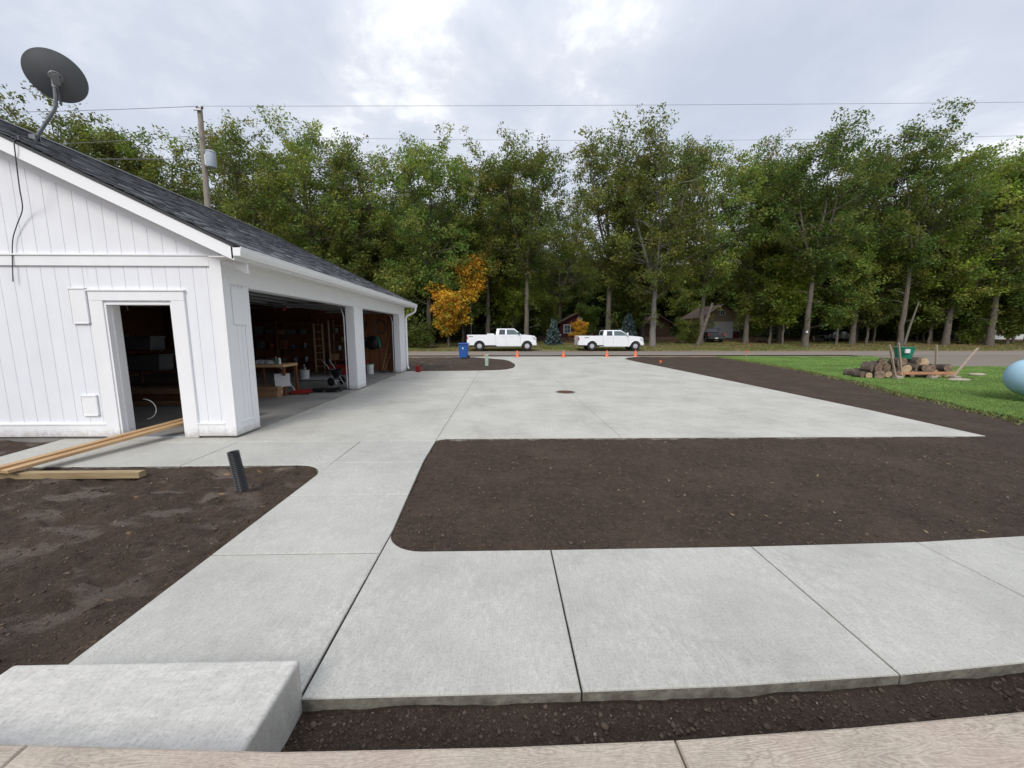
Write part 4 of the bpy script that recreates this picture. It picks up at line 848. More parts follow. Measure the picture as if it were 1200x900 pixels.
for i,(x,y,sx_,sy_,sz_,lb) in enumerate(((15.75,12.85,.48,.28,.07,'flat grey stone slab on the grass in front of the rack'),(17.1,14.4,.38,.2,.11,'pale rounded stone near the rack end'),(18.2,14.3,.42,.2,.09,'pale flat stone between the rack and the tank'),(16.1,14.6,.3,.2,.14,'small pale stone behind the rack post'))):
    mb=MB(); v=iv*(1+np.random.default_rng(i).normal(0,.08,(12,1))); mb.add(v*np.array([sx_,sy_,sz_]),[tuple(f) for f in iF]); o_=mb.build('field_stone',MAT['stone'],smooth=True); s_=o_.modifiers.new('s','SUBSURF'); s_.levels=2;s_.render_levels=2; o_.location=(x,y,sz_*.6); tag(o_,lb,'stone')
# propane tank
t=thing('propane_tank','pale blue horizontal propane tank at the right edge of the lawn','tank',(11.92,8.62,0)); r=.44
prof=[(.001,0)]+[(r*math.sin(a),r*.85*(1-math.cos(a))) for a in np.linspace(.12,math.pi/2,12)]+[(r,2.6)]+[(r*math.cos(a),2.6+r*.85*math.sin(a)) for a in np.linspace(.1,math.pi/2-.05,10)]+[(.001,2.6+r*.85)]
mb=MB(); TM=Matrix.Translation((0,0,.62))@Matrix.Rotation(math.pi/2,4,'Y'); mb.lathe(prof,40,TM); mb.build('vessel',MAT['tank'],t,smooth=True)
for x in (.75,2.4): mb=MB(); mb.prism([(-.3,0),(.3,0),(.3,.3),(.2,.26),(0,.2),(-.2,.26),(-.3,.3)],x-.06,x+.06,'x'); mb.build('leg',MAT['stone'],t,bevel=.01)
mb=MB(); mb.lathe([(.19,1.06),(.2,1.2),(.15,1.29),(.001,1.31)],24,Matrix.Translation((1.5,0,0))); mb.build('valve_dome',MAT['tank'],t,smooth=True)
mb=MB(); mb.box(.2,.3,-.02,.02,1.05,1.12); mb.build('lifting_lug',MAT['tank'],t)
# ------------------------------------------------------------------ pickups
def pickup(label,loc,rz,paint,Lr,wb0,wb1,tr,roofh,rail,hood,cabx,hb=0,tint='glass_dark'):
    """local: +x forward, x=0 rear bumper; Lr length; wb0, wb1 axle x; cabx=(rear wall, roof rear, roof front, windscreen base)"""
    t=thing('pickup_truck',label,'pickup truck',loc,rz); W=.99
    bz=.50; ar=tr+.09
    def arch(cx,n=12): return [(cx-ar*math.cos(math.pi*k/n),max(bz,tr+ .0+ar*math.sin(math.pi*k/n))) for k in range(n+1)]
    # side outline
    a0=arch(wb0); a1=arch(wb1); c0,c1,c2,c3=cabx
    out=[(.06,bz+.03),(.04,rail-.32),(.07,rail)]+[(c0,rail),(c0+.01,rail)]+[(c3,rail+.0),(c3+.25,hood+.02),(Lr-.55,hood-.04),(Lr-.2,hood-.10),(Lr-.07,hood-.24),(Lr-.03,hood-.6),(Lr-.08,bz+.0)]
    bot=[(Lr-.1,bz)]+a1[::-1]+[(wb1-ar-.02,.40),(c0+.15,.40),(c0,bz)]+a0[::-1]+[(.1,bz)]
    poly=clean(out+bot)
    mb=MB(); mb.prism(poly,-W,-W+.16,'y'); mb.prism(poly,W-.16,W,'y')
    # front block, cab floor, tailgate, bed floor, bed front
    fr=[(c3-.1,.62),(c3-.1,rail),(c3+.25,hood+.02),(Lr-.55,hood-.04),(Lr-.2,hood-.10),(Lr-.07,hood-.24),(Lr-.05,.62)]
    mb.prism(fr,-W+.162,W-.162,'y'); mb.box(c0,c3-.1,-W+.162,W-.162,.5,rail-.01); mb.box(.06,.15,-W+.162,W-.162,bz+.05,rail-.01); mb.box(.15,c0,-W+.162,W-.162,.72,.80)
    body=mb.build('body',paint,t,bevel=.035,seg=3)
    # cab greenhouse (tapered)
    mb=MB(); yb=W-.03; yt=W-.2; z0=rail-.002; z1=roofh
    vs=[(c0,-yb,z0),(c3,-yb,z0),(c2,-yt,z1),(c1,-yt,z1),(c0,yb,z0),(c3,yb,z0),(c2,yt,z1),(c1,yt,z1)]
    mb.add(vs,[(0,1,2,3),(7,6,5,4),(0,3,7,4),(3,2,6,7),(2,1,5,6),(1,0,4,5)]); cab=mb.build('cab',paint,t,bevel=.06,seg=3)
    def side(x,z,s,e=.004):
        k=(z-z0)/(z1-z0); return (x,s*(yb+(yt-yb)*k+e),z)
    zb_,zt_=rail+.035,roofh-.09
    mid=(c1+c2)/2+.05
    for s in (-1,1):
        for nm,q,mt in (('rear_window',[(c0+.30,zb_),(mid-.09,zb_),(mid-.09,zt_),(c0+.36,zt_)],tint),('front_window',[(mid+.07,zb_),(c3-.22,zb_),(c3-.24,zb_+.08),(c2-.02,zt_),(mid+.07,zt_)],'glass_teal')):
            mb=MB(); i_=[side(x,z,s) for x,z in q]; o2=[side(x,z,s,.012) for x,z in q]; n=len(q)
            mb.add(i_+o2,[tuple(range(n)),tuple(range(n,2*n))]+[(a,(a+1)%n,(a+1)%n+n,a+n) for a in range(n)]); mb.build('side_window',MAT[mt],t)
        for x in (c0+.02,mid-.01,c3-.12):   # door seams
            mb=MB(); mb.box(x-.007,x+.007,s*(W-.001)-.003,s*(W-.001)+.003,.46,rail-.03); mb.build('door_seam',MAT['gray_metal'],t)
        for x in (mid-.24,c3-1.05+.0): mb=MB(); mb.box(x-.1,x+.1,s*(W+.02)-.012,s*(W+.02)+.012,rail-.14,rail-.10); mb.build('door_handle',paint,t,bevel=.008)
        mb=MB(); mb.box(c3-.34,c3-.2,s*(W+.12)-.09,s*(W+.12)+.09,rail+.06,rail+.30); mb.box(c3-.3,c3-.24,s*(W+.02)-.06,s*(W+.02)+.06,rail+.07,rail+.11); mb.build('mirror',MAT['plastic_black'] if hb else paint,t,bevel=.02)
        mb=MB(); mb.prism([(Lr-.42,hood-.16),(Lr-.15,hood-.2),(Lr-.075,hood-.3),(Lr-.05,hood-.5),(Lr-.3,hood-.44)],s*(W-.03)-.04,s*(W-.03)+.04,'y'); mb.build('headlight',MAT['lamp'],t,bevel=.01)
        mb=MB(); mb.box(.03,.13,s*(W-.07)-.075,s*(W-.07)+.075,rail-.42,rail-.12); mb.build('taillight',MAT['tail'],t,bevel=.015)
        mb=MB(); mb.box(wb0+ar+.15,wb1-ar-.1,s*(W+.02)-.07,s*(W+.02)+.07,.36,.41); mb.build('side_step',MAT['plastic_black' if hb else 'rim'],t,bevel=.012)
        for cx in (wb0,wb1):
            mb=MB(); n=14; pts=[]
            for k in range(n+1):
                a=math.pi*k/n; pts.append((cx-ar*math.cos(a),s*(W+.004),max(bz,tr+ar*math.sin(a))))
            mb.tube(pts,.028,6); mb.build('wheel_arch',paint,t,smooth=True)
            wh=empty('wheel',(cx,s*(W-.14),tr)); wh.parent=t
            M=Matrix.Rotation(-math.pi/2*s,4,'X')
            mb=MB(); mb.lathe([(tr*.5,-.12),(tr*.92,-.13),(tr,-.09),(tr,.09),(tr*.92,.13),(tr*.5,.12)],32,M,False); mb.build('tyre',MAT['tyre'],wh,smooth=True)
            mb=MB(); mb.lathe([(tr*.58,.118),(tr*.55,.122),(tr*.52,.05),(.001,.05)],28,M)
            for k in range(6):
                a=k*math.pi/3; mb.box(.04,tr*.54,-.04,.04,.07,.112,M@Matrix.Rotation(a,4,'Z'))
            mb.lathe([(.085,.05),(.085,.13),(.001,.135)],16,M); mb.build('rim',MAT['rim'],wh,bevel=.004)
            mb=MB(); mb.lathe([(tr*.45,.045+.008),(.001,.045+.008)],20,M); 
    for (x,nm) in ((c0,'rear'),):
        mb=MB(); mb.add([(c0-.006,-.6,rail+.06),(c0-.006,.6,rail+.06),(c1-.02,.55,zt_),(c1-.02,-.55,zt_),(c0+.05,-.6,rail+.06),(c0+.05,.6,rail+.06),(c1+.05,.55,zt_),(c1+.05,-.55,zt_)],[(0,1,2,3),(4,5,6,7),(0,1,5,4),(1,2,6,5),(2,3,7,6),(3,0,4,7)]); mb.build('rear_glass',MAT['glass_dark'],t)
    # windscreen
    d=Vector((z1-z0,0,c3-c2)).normalized()*.01
    k0,k1=.12,.88; q=[]
    for k,yy_ in ((k0,-1),(k0,1),(k1,1),(k1,-1)):
        x=c3+(c2-c3)*k; z=z0+(z1-z0)*k; y=(yb+(yt-yb)*k-.07)*yy_; q.append(Vector((x,y,z)))
    mb=MB(); mb.add([p+d*.3 for p in q]+[p+d for p in q],[(0,1,2,3),(4,5,6,7),(0,1,5,4),(1,2,6,5),(2,3,7,6),(3,0,4,7)]); mb.build('windscreen',MAT['glass_teal'],t)
    mb=MB(); mb.box(Lr-.06,Lr+.015,-.62,.62,hood-.56,hood-.26); mb.build('grille',MAT['black_metal' if paint is MAT['truck_black'] else 'rim'],t,bevel=.02)
    mb=MB(); mb.box(Lr-.14,Lr+.04,-W+.02,W-.02,.46,.72); mb.build('front_bumper',MAT['rim'] if paint is not MAT['truck_black'] else paint,t,bevel=.04)
    mb=MB(); mb.box(-.06,.1,-W+.05,W-.05,.50,.70); mb.build('rear_bumper',MAT['rim'] if paint is not MAT['truck_black'] else MAT['black_metal'],t,bevel=.03)
    mb=MB(); mb.box(-.075,-.06,-.16,.16,.53,.68); mb.build('licence_plate',MAT['paper'],t)
    mb=MB(); mb.box(.3,Lr-.4,-.5,.5,.36,.5); 
    for cx in (wb0,wb1): mb.tube([(cx,-.8,tr),(cx,.8,tr)],.07,8)
    mb.build('chassis',MAT['black_metal'],t)
    mb=MB(); mb.box(wb0-ar-.0,wb0+ar,-W+.17,-W+.26,.5,.95); mb.box(wb0-ar-.0,wb0+ar,W-.26,W-.17,.5,.95); mb.box(wb1-ar,wb1+ar,-W+.165,W-.165,.56,.61); mb.build('wheel_liner',MAT['black_metal'],t)
    mb=MB(); mb.box(.05,.062,-.75,.75,rail-.5,rail-.06); mb.build('tailgate',paint,t,bevel=.005)
    return t
tp=pickup('larger white crew cab pickup parked behind the blue bin',(-3.42,36.75,.0),0,MAT['truck_white'],6.5,1.2,5.62,.44,2.04,1.46,1.46,(2.70,2.80,4.42,5.12),1)
mb=MB(); mb.box(1.9,2.55,-.8,.8,1.3,1.58); ch=mb.build('bed_toolbox',MAT['paper'],tp,bevel=.02)
mb=MB(); mb.box(.2,.62,-.995,-.990,1.27,1.34); mb.build('bed_decal',MAT['gray_metal'],tp)
tp=pickup('smaller white crew cab pickup parked in front of the red cabin',(6.95,36.85,.0),0,MAT['truck_white'],6.2,1.33,5.42,.42,1.90,1.36,1.34,(2.38,2.48,4.05,4.85),0)
mb=MB(); mb.box(.6,1.0,-.996,-.991,1.16,1.24); mb.build('bed_decal',MAT['gray_metal'],tp)
pickup('black pickup parked under the trees before the pale garage door',(26.7,47.9,float(height(np.array([28.3]),np.array([49.]))[0])+.0),R_(76),MAT['truck_black'],5.8,1.25,5.0,.42,1.85,1.3,1.28,(2.2,2.3,3.8,4.6),1)
# far dark car in the woods
t=thing('parked_car','low dark car parked deep under the trees on the right','car',(45.5,52.0,.50)); mb=MB(); mb.prism([(-2.2,.3),(2.2,.3),(2.25,.7),(1.3,.9),(.6,1.35),(-.9,1.38),(-1.7,.95),(-2.25,.85)],-.85,.85,'y'); mb.build('body',MAT['truck_black'],t,bevel=.08)
for x in (-1.35,1.4):
    for y in (-.86,.7): mb=MB(); mb.lathe([(.1,0),(.31,.01),(.31,.16),(.1,.17)],18,Matrix.Translation((x,y,.31))@Matrix.Rotation(-math.pi/2,4,'X')); mb.build('wheel',MAT['tyre'],t,smooth=True)
mb=MB(); mb.prism([(.55,.92),(1.2,.9),(.55,1.3),(-.85,1.33),(-1.5,.95)],-.856,-.85,'y'); mb.build('side_window',MAT['glass_dark'],t)
for i in range(4):
    o_=log_obj('cut_log',42.9+.5*(i%3)+.1*i,51.6+.2*i,.72+.3*(i//3),.2,1.1,1.3,0,'pale fresh cut log lying beside the dark car','log',True,'cut logs beside the dark car')
# ------------------------------------------------------------------ houses
def house(name,label,x0,x1,y0,y1,z,wall_h,roof_h,wallm,roofm,ov=.4):
    t=thing(name,label,'house' if 'cabin' not in name else 'cabin',((x0+x1)/2,y0,z)); W=(x1-x0)/2; D=y1-y0
    mb=MB(); mb.prism([(-W,-.8),(W,-.8),(W,wall_h),(0,wall_h+roof_h),(-W,wall_h)],0,D,'y'); mb.build('wall',wallm,t)
    s=roof_h/W; mb=MB()
    for sg in (-1,1): mb.prism([(0,wall_h+roof_h+.02),(sg*(W+ov),wall_h-s*ov+.02),(sg*(W+ov),wall_h-s*ov+.17),(0,wall_h+roof_h+.17)],-ov,D+ov,'y')
    mb.build('roof',roofm,t); return t
def window(t,x,z,w,h,y=0,panes=True,fm='door_white'):
    mb=MB(); f=.09
    mb.box(x-w/2-f,x+w/2+f,y-.05,y-.003,z-f,z); mb.box(x-w/2-f,x+w/2+f,y-.05,y-.003,z+h,z+h+f); mb.box(x-w/2-f,x-w/2,y-.05,y-.003,z,z+h); mb.box(x+w/2,x+w/2+f,y-.05,y-.003,z,z+h); mb.box(x-.02,x+.02,y-.045,y-.021,z,z+h); mb.box(x-w/2,x+w/2,y-.045,y-.021,z+h/2-.02,z+h/2+.02)
    wf=mb.build('window',MAT[fm],t); mb=MB(); mb.box(x-w/2,x+w/2,y-.02,y-.004,z,z+h); mb.build('pane',MAT['glass_teal'],wf)
hz=lambda x,y: float(height(np.array([x]),np.array([y]))[0])
c=house('red_cabin','small dark red cabin with white framed windows under the trees',8.9,14.6,61,67,.85,2.3,1.5,MAT['cabin_red'],MAT['roof_brown'])
window(c,-1.7,.8,1.0,1.2); window(c,1.6,.6,1.4,1.2); window(c,.3,2.5,.5,.7)
mb=MB(); mb.box(-.75,.15,-.06,-.003,0,2.0) if False else mb.box(.35,.45,-.06,-.003,0,2.2); mb.build('corner_trim',MAT['cabin_red'],c)
c=house('tan_garage','tan gabled garage with white door and red base behind the black pickup',30.7,36.4,59,66,.85,3.2,1.75,MAT['tan_siding'],MAT['roof_brown'])
mb=MB(); mb.box(-1.2,1.8,-.06,-.004,0,2.5)
for z in (.62,1.24,1.86): mb.box(-1.18,1.78,-.075,-.06,z-.02,z+.02)
mb.build('garage_door',MAT['door_white'],c); mb=MB(); mb.box(1.86,2.83,-.04,-.003,0,1.0); mb.build('red_wainscot',MAT['cabin_red'],c)
window(c,0,3.55,.6,.6)
c=house('log_cabin','dark log cabin with low brown roof left of the tan garage',24.2,28.6,66,72,.95,2.3,1.2,MAT['log_wall'],MAT['roof_brown'],.8)

c=house('pale_house','pale clapboard house half hidden by trees at the far right',72,84,56,66,.8,3.4,2.6,pm('pale_clapboard',(.55,.57,.56),.6),MAT['roof_brown'])
window(c,-3,.9,1.6,1.4); window(c,1.5,.9,1.6,1.4)
# ------------------------------------------------------------------ utility pole and lines
t=thing('utility_pole','weathered wooden utility pole with grey transformer behind the garage','utility pole',(-14.6,20.2,-.1)); mb=MB(); mb.tube([(0,0,0),(.05,0,6),(.16,0,12.35)],[.15,.135,.105],14); mb.build('pole',MAT['pole'],t,smooth=True)
tr=MB(); tr.lathe([(.20,0),(.215,.03),(.215,.66),(.235,.68),(.235,.71),(.17,.76),(.001,.77)],22,Matrix.Translation((.50,-.05,9.68))); tb=tr.build('transformer',MAT['transformer'],t,smooth=True)
mb=MB(); mb.lathe([(.03,0),(.05,.05),(.03,.08),(.05,.12),(.03,.16),(.02,.22)],10,Matrix.Translation((.50,-.05,10.46))); mb.build('bushing',MAT['porcelain'],tb,smooth=True)
mb=MB(); mb.box(.2,.3,-.08,-.0,9.8,10.3); mb.build('transformer_bracket',MAT['galv'],tb)
for dx in (.04,.28): mb=MB(); mb.lathe([(.02,0),(.05,.04),(.05,.09),(.03,.13)],10,Matrix.Translation((dx,0,12.32))); mb.build('insulator',MAT['porcelain'],t,smooth=True)
mb=MB(); mb.box(-.02,.34,-.20,-.13,12.18,12.25); mb.build('top_bracket',MAT['galv'],t)
mb=MB(); mb.tube([(.0,-.18,11.1),(.3,-.18,10.9),(.5,-.1,10.68)],.012,6); mb.build('drop_lead',MAT['cable'],t,smooth=True)
def span(a,b_,sag,n=24): return [tuple(Vector(a).lerp(Vector(b_),k/n)-Vector((0,0,4*sag*(k/n)*(1-k/n)))) for k in range(n+1)]
def line(lb,a,b_,sag,r): tag(MB().tube(span(a,b_,sag),r,5).build('power_line',MAT['wire'],smooth=True),lb,'power line')
line('highest thin power line crossing the sky right of the pole',(-14.4,20.2,12.35),(38,20.6,13.5),.08,.008)
line('highest power line left of the pole',(-14.5,20.2,12.35),(-42,20,11.9),.3,.012)
line('middle power line running in front of the tree tops',(-14.45,20.05,10.98),(30,22.,12.4),.25,.007)
line('middle power line left of the pole',(-14.5,20.05,10.98),(-42,20,10.0),.3,.011)
line('lowest service line sagging to the left of the pole',(-14.6,20.05,9.95),(-40,18,10.4),.5,.013)
line('thin faint line low among the trees on the far right',(30.5,44,9.8),(75,44,9.9),.3,.022)
# ------------------------------------------------------------------ trees
def npcol(base,n,rg,var=.25):
    c=np.array(base)[None]*rg.uniform(1-var,1+var,(n,1)); c[:,0]*=rg.uniform(.85,1.25,n); return c
def gen_tree(seed,H,cb,R,nl,leaf,nleaf,pal,r0,fork=None,dens=1.,sides=8,low=0,ncl=0):
    rg=np.random.default_rng(seed); rd=random.Random(seed); wood=MB(); puffs=[]
    top=H*.93; fork=fork or H*rd.uniform(.28,.42)
    lean=Vector((rd.uniform(-.01,.01),rd.uniform(-.01,.01),0))
    tp=[]; p=Vector((0,0,-.3)); k=9
    for i in range(k+1):
        z=fork*i/k; tp.append(Vector((lean.x*z+rd.uniform(-.06,.06)*(i>0),lean.y*z+rd.uniform(-.06,.06)*(i>0),z if i else -.4)))
    wood.tube(tp,[r0*1.35]+[r0*(1-.42*i/k) for i in range(1,k+1)],sides+2)
    leaders=[]; nld=rd.choice([3,4,4,5]); a0=rd.uniform(0,6.28)
    for j in range(nld):
        a=a0+j*6.283/nld+rd.uniform(-.4,.4); sp=R*rd.uniform(.42,.7) if j else R*.12; zt=H*(rd.uniform(.74,.86) if j else .86)
        pts=[]; q=tp[-1]
        for i in range(8):
            u=i/7; s=sp*(u**.75); pts.append(Vector((q.x+math.cos(a)*s+rd.uniform(-.15,.15)*(i>0),q.y+math.sin(a)*s+rd.uniform(-.15,.15)*(i>0),fork+(zt-fork)*u)))
        rs=[r0*.55*(1-u*.88) for u in np.linspace(0,1,8)]; wood.tube(pts,rs,6); leaders.append((pts,rs))
    def env(z):
        u=(z-cb)/(H-cb); return max(.3,math.sqrt(max(0,1-((u-.5)/.62)**2)))
    def limb(p,a,el,L,r):
        pts=[p.copy()]; d=Vector((math.cos(a)*math.cos(el),math.sin(a)*math.cos(el),math.sin(el))); n=5
        for i in range(n):
            d=(d+Vector((rd.uniform(-.22,.22),rd.uniform(-.22,.22),rd.uniform(-.08,.22)))).normalized(); pts.append(pts[-1]+d*L/n)
        wood.tube(pts,[r*(1-.85*i/n) for i in range(n+1)],4)
        for i in range(1,n+1):
            for _ in range(2 if i<n else 3):
                b=pts[i]; dd=Vector((rd.uniform(-1,1),rd.uniform(-1,1),rd.uniform(-.25,.7))).normalized(); l2=L*rd.uniform(.14,.34)+.25; e=b+dd*l2
                wood.tube([b,b.lerp(e,.5)+Vector((0,0,.05)),e],[r*.25,r*.17,r*.05],3,False); puffs.append((e,rd.uniform(.42,.95)))
            puffs.append((pts[i],rd.uniform(.4,.75)))
    ga=0
    for i in range(nl):
        u=(i+.5)/nl; z=cb+(H*.86-cb)*u; ga+=2.4+rd.uniform(-.9,.9)
        if z<fork: 
            k_=min(len(tp)-1,max(0,int(z/fork*k))); p=tp[k_].copy(); p.z=z; rr=r0*.26
        else:
            pts,rs=rd.choice(leaders); q=min(6.99,max(0,(z-fork)/(pts[-1].z-fork)*7)); j=int(q); p=pts[j].lerp(pts[j+1],q-j); rr=rs[j]*.6+.02
        rad=math.hypot(p.x,p.y); L=max(.8,(R*env(z)-rad*.5)*rd.uniform(.4,1.18)); limb(p,ga,rd.uniform(.2,.95)+.25*u,L,max(.03,min(rr,L*.035)))
    for pts,rs in leaders: puffs.append((pts[-1],.8)); puffs.append((pts[-2],.7))
    zc=cb+(H*.955-cb)*.46; rz=(H*.955-zc); rzl=zc-cb
    for i in range(ncl):
        v=Vector((rd.gauss(0,1),rd.gauss(0,1),rd.gauss(.25,1))).normalized(); f=rd.uniform(.62,.97)
        q=Vector((v.x*R*f,v.y*R*f,zc+v.z*f*(rz if v.z>0 else rzl)))
        pts,rs=min(leaders,key=lambda L:min((p_-q).length for p_ in L[0])); b=min(pts,key=lambda p_:(p_-q).length+max(0,p_.z-q.z+1)*1.5)
        md=b.lerp(q,.55)+Vector((rd.uniform(-.3,.3),rd.uniform(-.3,.3),-.25)); wood.tube([b,md,q],[.055,.035,.012],4,False)
        for _ in range(rd.choice([4,5,6])):
            a=rd.uniform(0,6.28); e=q+Vector((math.cos(a)*rd.uniform(.2,1.15),math.sin(a)*rd.uniform(.2,1.15),rd.uniform(-.6,.75))); puffs.append((e,rd.uniform(.5,.9)))
            if rd.random()<.5: wood.tube([q,e],[.014,.005],3,False)
    for i in range(low):
        z=rd.uniform(cb*.3,cb); a=rd.uniform(0,6.28); e=Vector((math.cos(a)*rd.uniform(.8,2.),math.sin(a)*rd.uniform(.8,2.),z)); wood.tube([(0,0,z-.3),e*.6+Vector((0,0,z*.4)),e],[.04,.03,.01],3); puffs.append((e,.55))
    cx=[];cy=[];cz=[];cc=[]
    pc=[];
    for (p,r) in puffs:
        n=max(6,int(nleaf*dens*(r/.7)**2*(1-.2*min(1,max(0,(p.z/H-.7)/.2))))); v=rg.normal(0,1,(n,3)); v/=np.linalg.norm(v,axis=1)[:,None]; v*=(rg.random(n)**.45)[:,None]*r
        v[:,2]*=.82; cx.append(p.x+v[:,0]);cy.append(p.y+v[:,1]);cz.append(p.z+v[:,2])
        base=np.array(pal[rd.randrange(len(pal))])*rd.uniform(.8,1.2); c=np.repeat(base[None],n,0)*rg.uniform(.7,1.3,(n,1)); cc.append(c)
    cx=np.concatenate(cx);cy=np.concatenate(cy);cz=np.concatenate(cz);cc=np.concatenate(cc)
    V=cards(cx,cy,cz,np.full(len(cx),leaf),cc,.25,rg)
    return wood,V,cc
PAL=[(.170,.235,.045),(.210,.262,.050),(.135,.205,.046),(.235,.255,.050),(.205,.210,.052),(.145,.215,.056)]
PALY=[(.21,.31,.042),(.25,.33,.047),(.175,.28,.042),(.27,.31,.052)]
PALA=PAL[:5]+[(.26,.20,.04)]
ORG=[(.68,.34,.03),(.74,.42,.035),(.58,.26,.025),(.68,.46,.05),(.42,.38,.06)]
PROTO={}
def proto(key,*a,mat='leaf',bark='bark',name='tree',**k):
    w,V,cc=gen_tree(*a,**k)
    o=w.build('trunk_tmp',MAT[bark],smooth=True,recalc=False); tm=o.data; bpy.data.objects.remove(o)
    PROTO[key]=(tm,npmesh('crown_'+key,V.reshape(-1,3),4,MAT[mat],cc))
for i in range(7): proto('oak%d'%i,100+i,26.,[6.0,7.5,5.5,7.0,8,6,6.5][i],[6.8,6.2,7.2,6.5,6.0,7.0,6.4][i],[30,28,32,30,27,31,29][i],.185,33,PALA if i in(3,) else PAL,[.36,.33,.4,.35,.3,.38,.34][i],low=7,ncl=[72,64,78,70,58,74,64][i])
for i in range(2): proto('mid%d'%i,150+i,15.,2.2,4.6,34,.19,32,PAL if i else PALY,.17,fork=5.,ncl=34)
for i in range(3): proto('und%d'%i,200+i,9.,1.2,3.1,34,.24,20,PAL if i else PALY,.11,fork=3.2)
for i in range(2): proto('fore%d'%i,300+i,24.,4.5,6.6,30,.185,36,PAL if i==0 else PAL[1:5]+PALY[:2],.34,low=4,ncl=80)
proto('yel',400,11.,2.6,3.0,40,.24,22,PALY,.13,fork=4.)
proto('orgb',501,9.4,5.0,2.0,16,.20,14,ORG,.08,fork=5.5,mat='leaf_or')
proto('org',500,8.2,1.8,4.2,30,.24,22,ORG,.13,fork=2.6,mat='leaf_or')
proto('bush',600,2.6,.2,1.5,18,.16,22,PAL,.05,fork=.7)
def gen_spruce(seed,H,R):
    rg=np.random.default_rng(seed); wood=MB(); wood.tube([(0,0,-.2),(0,0,H*.98)],[H*.025,.01],8); P=[];C_=[]
    z=.25
    while z<H*.97:
        rr=R*(1-z/H)**.85+.05; nb=9
        for j in range(nb):
            a=j*6.283/nb+rg.uniform(-.3,.3)+z*3; L=rr*rg.uniform(.8,1.1); e=np.array([math.cos(a)*L,math.sin(a)*L,z-.18*L]); wood.tube([(0,0,z),tuple(e)],[.02,.006],3,False)
            n=int(10+22*L); u=rg.random(n)**.7; q=np.array([0,0,z])*(1-u)[:,None]+e[None]*u[:,None]+rg.normal(0,.06,(n,3)); P.append(q); C_.append(np.array([[.075,.12,.115]])*rg.uniform(.6,1.5,(n,1)))
        z+=.2
    P=np.concatenate(P);C_=np.concatenate(C_); return wood,cards(P[:,0],P[:,1],P[:,2],np.full(len(P),.13),C_,.2,rg,2.2),C_
w,V,cc=gen_spruce(7,3.2,1.3); o=w.build('t',MAT['bark'],recalc=False); PROTO['spruce']=(o.data,npmesh('crown_spruce',V.reshape(-1,3),4,MAT['needle'],cc)); bpy.data.objects.remove(o)
def plant(key,name,x,y,s,label,group=None,rz=None,cat='tree',sz=None,bark=None,sink=0):
    tm,cm=PROTO[key]; r=empty(name,(x,y,hz(x,y)-sink),rz if rz is not None else random.uniform(0,6.28)); r.scale=(s,s,sz or s); tag(r,label,cat,group)
    a=obj('trunk',tm,r); b=obj('crown',cm,r)
    if bark: a.material_slots[0].link='OBJECT'; a.material_slots[0].material=MAT[bark]
    return r
random.seed(77)
# front row: u in photo pixels -> x at depth y
fx=lambda u,y:(u-590)/450.*y
G='tall oaks along the far side of the road'
front=[ # key,u,y,height m,label
('fore0',20,38,22.5,'oak at the far left edge, behind the satellite dish'),
('oak0',132,36,22,'bushy oak left of the utility pole'),
('fore1',200,40,22.,'rounded oak directly behind the utility pole'),
('oak2',310,42,24.5,'tall ragged topped oak right of the utility pole'),
('oak4',378,43,25.5,'tall oak with open top above the garage roof'),
('oak6',432,45,23.5,'oak rising above the far end of the garage roof'),
('fore0',505,43,23.,'broad oak behind the orange maple'),
('oak3',572,46,23.5,'oak above the left white pickup'),
('oak1',617,44,24,'thick trunked oak behind the hood of the left pickup'),
('oak5',712,46,26.5,'slender tall oak between the two white pickups'),
('oak2',765,42,24.5,'pale trunked oak right of the smaller white pickup'),
('oak0',822,46,26,'forked oak beside the log cabin'),
('oak3',876,48,25,'dark trunked oak in front of the tan garage'),
('oak1',948,41,25,'large oak with a white tag on its trunk'),
('oak6',1004,45,24,'leafy oak right of the white tagged oak'),
('oak4',1062,42,26.0,'stout grey trunked oak behind the firewood rack'),
('fore1',1118,44,24.5,'broad oak right of the stout grey trunked oak'),
('oak5',1172,43,23.5,'oak near the right edge before the pale house'),
('fore0',1225,42,23,'oak at the right edge of the view'),
('oak6',75,44,25.5,'oak showing between the satellite dish and the bushy oak'),
('oak2',655,66,26,'narrow oak rising behind the red cabin roof'),
('oak4',915,50,25.,'oak standing back left of the white tagged oak'),
]
for key,u,y,h,lb in front:
    h=24.2+(h-24.2)*.55; h*=.955
    H0=24. if key.startswith('fore') else 26.; x=fx(u,y); plant(key,'oak_tree',x,y,h/H0*random.uniform(.98,1.05),lb,G,sz=h/H0,bark='bark_pale' if u in(765,) else None)
GM='middle height trees between the tall oaks'
for i,(u,y) in enumerate(((480,45),(543,46),(1022,46),(1098,45.5),(1150,46),(985,44.5),(250,46),(905,46.5),(1195,44))):
    plant('mid%d'%(i%3==0 and 0 or 1),'middle_tree',fx(u,y),y,random.uniform(.72,.9),'mid height green tree filling the space between the tall oaks',GM)
for i,u in enumerate((30,95,160,275,345,405,455,545,600,742,898,930,985,1008,1060,1030,1090,1145,1200)):
    y=48+5*((i*7)%5)/5; x=fx(u,y)
    if (6<x<15) or (21.5<x<38): y=49; x=fx(u+14,y)
    if 22<x<38: y=72
    plant('mid%d'%(0 if i%4==0 else 1),'middle_tree',x,y,random.uniform(.8,1.05),'mid height green tree filling the space between the tall oaks',GM)
G2='oaks standing back in the forest'
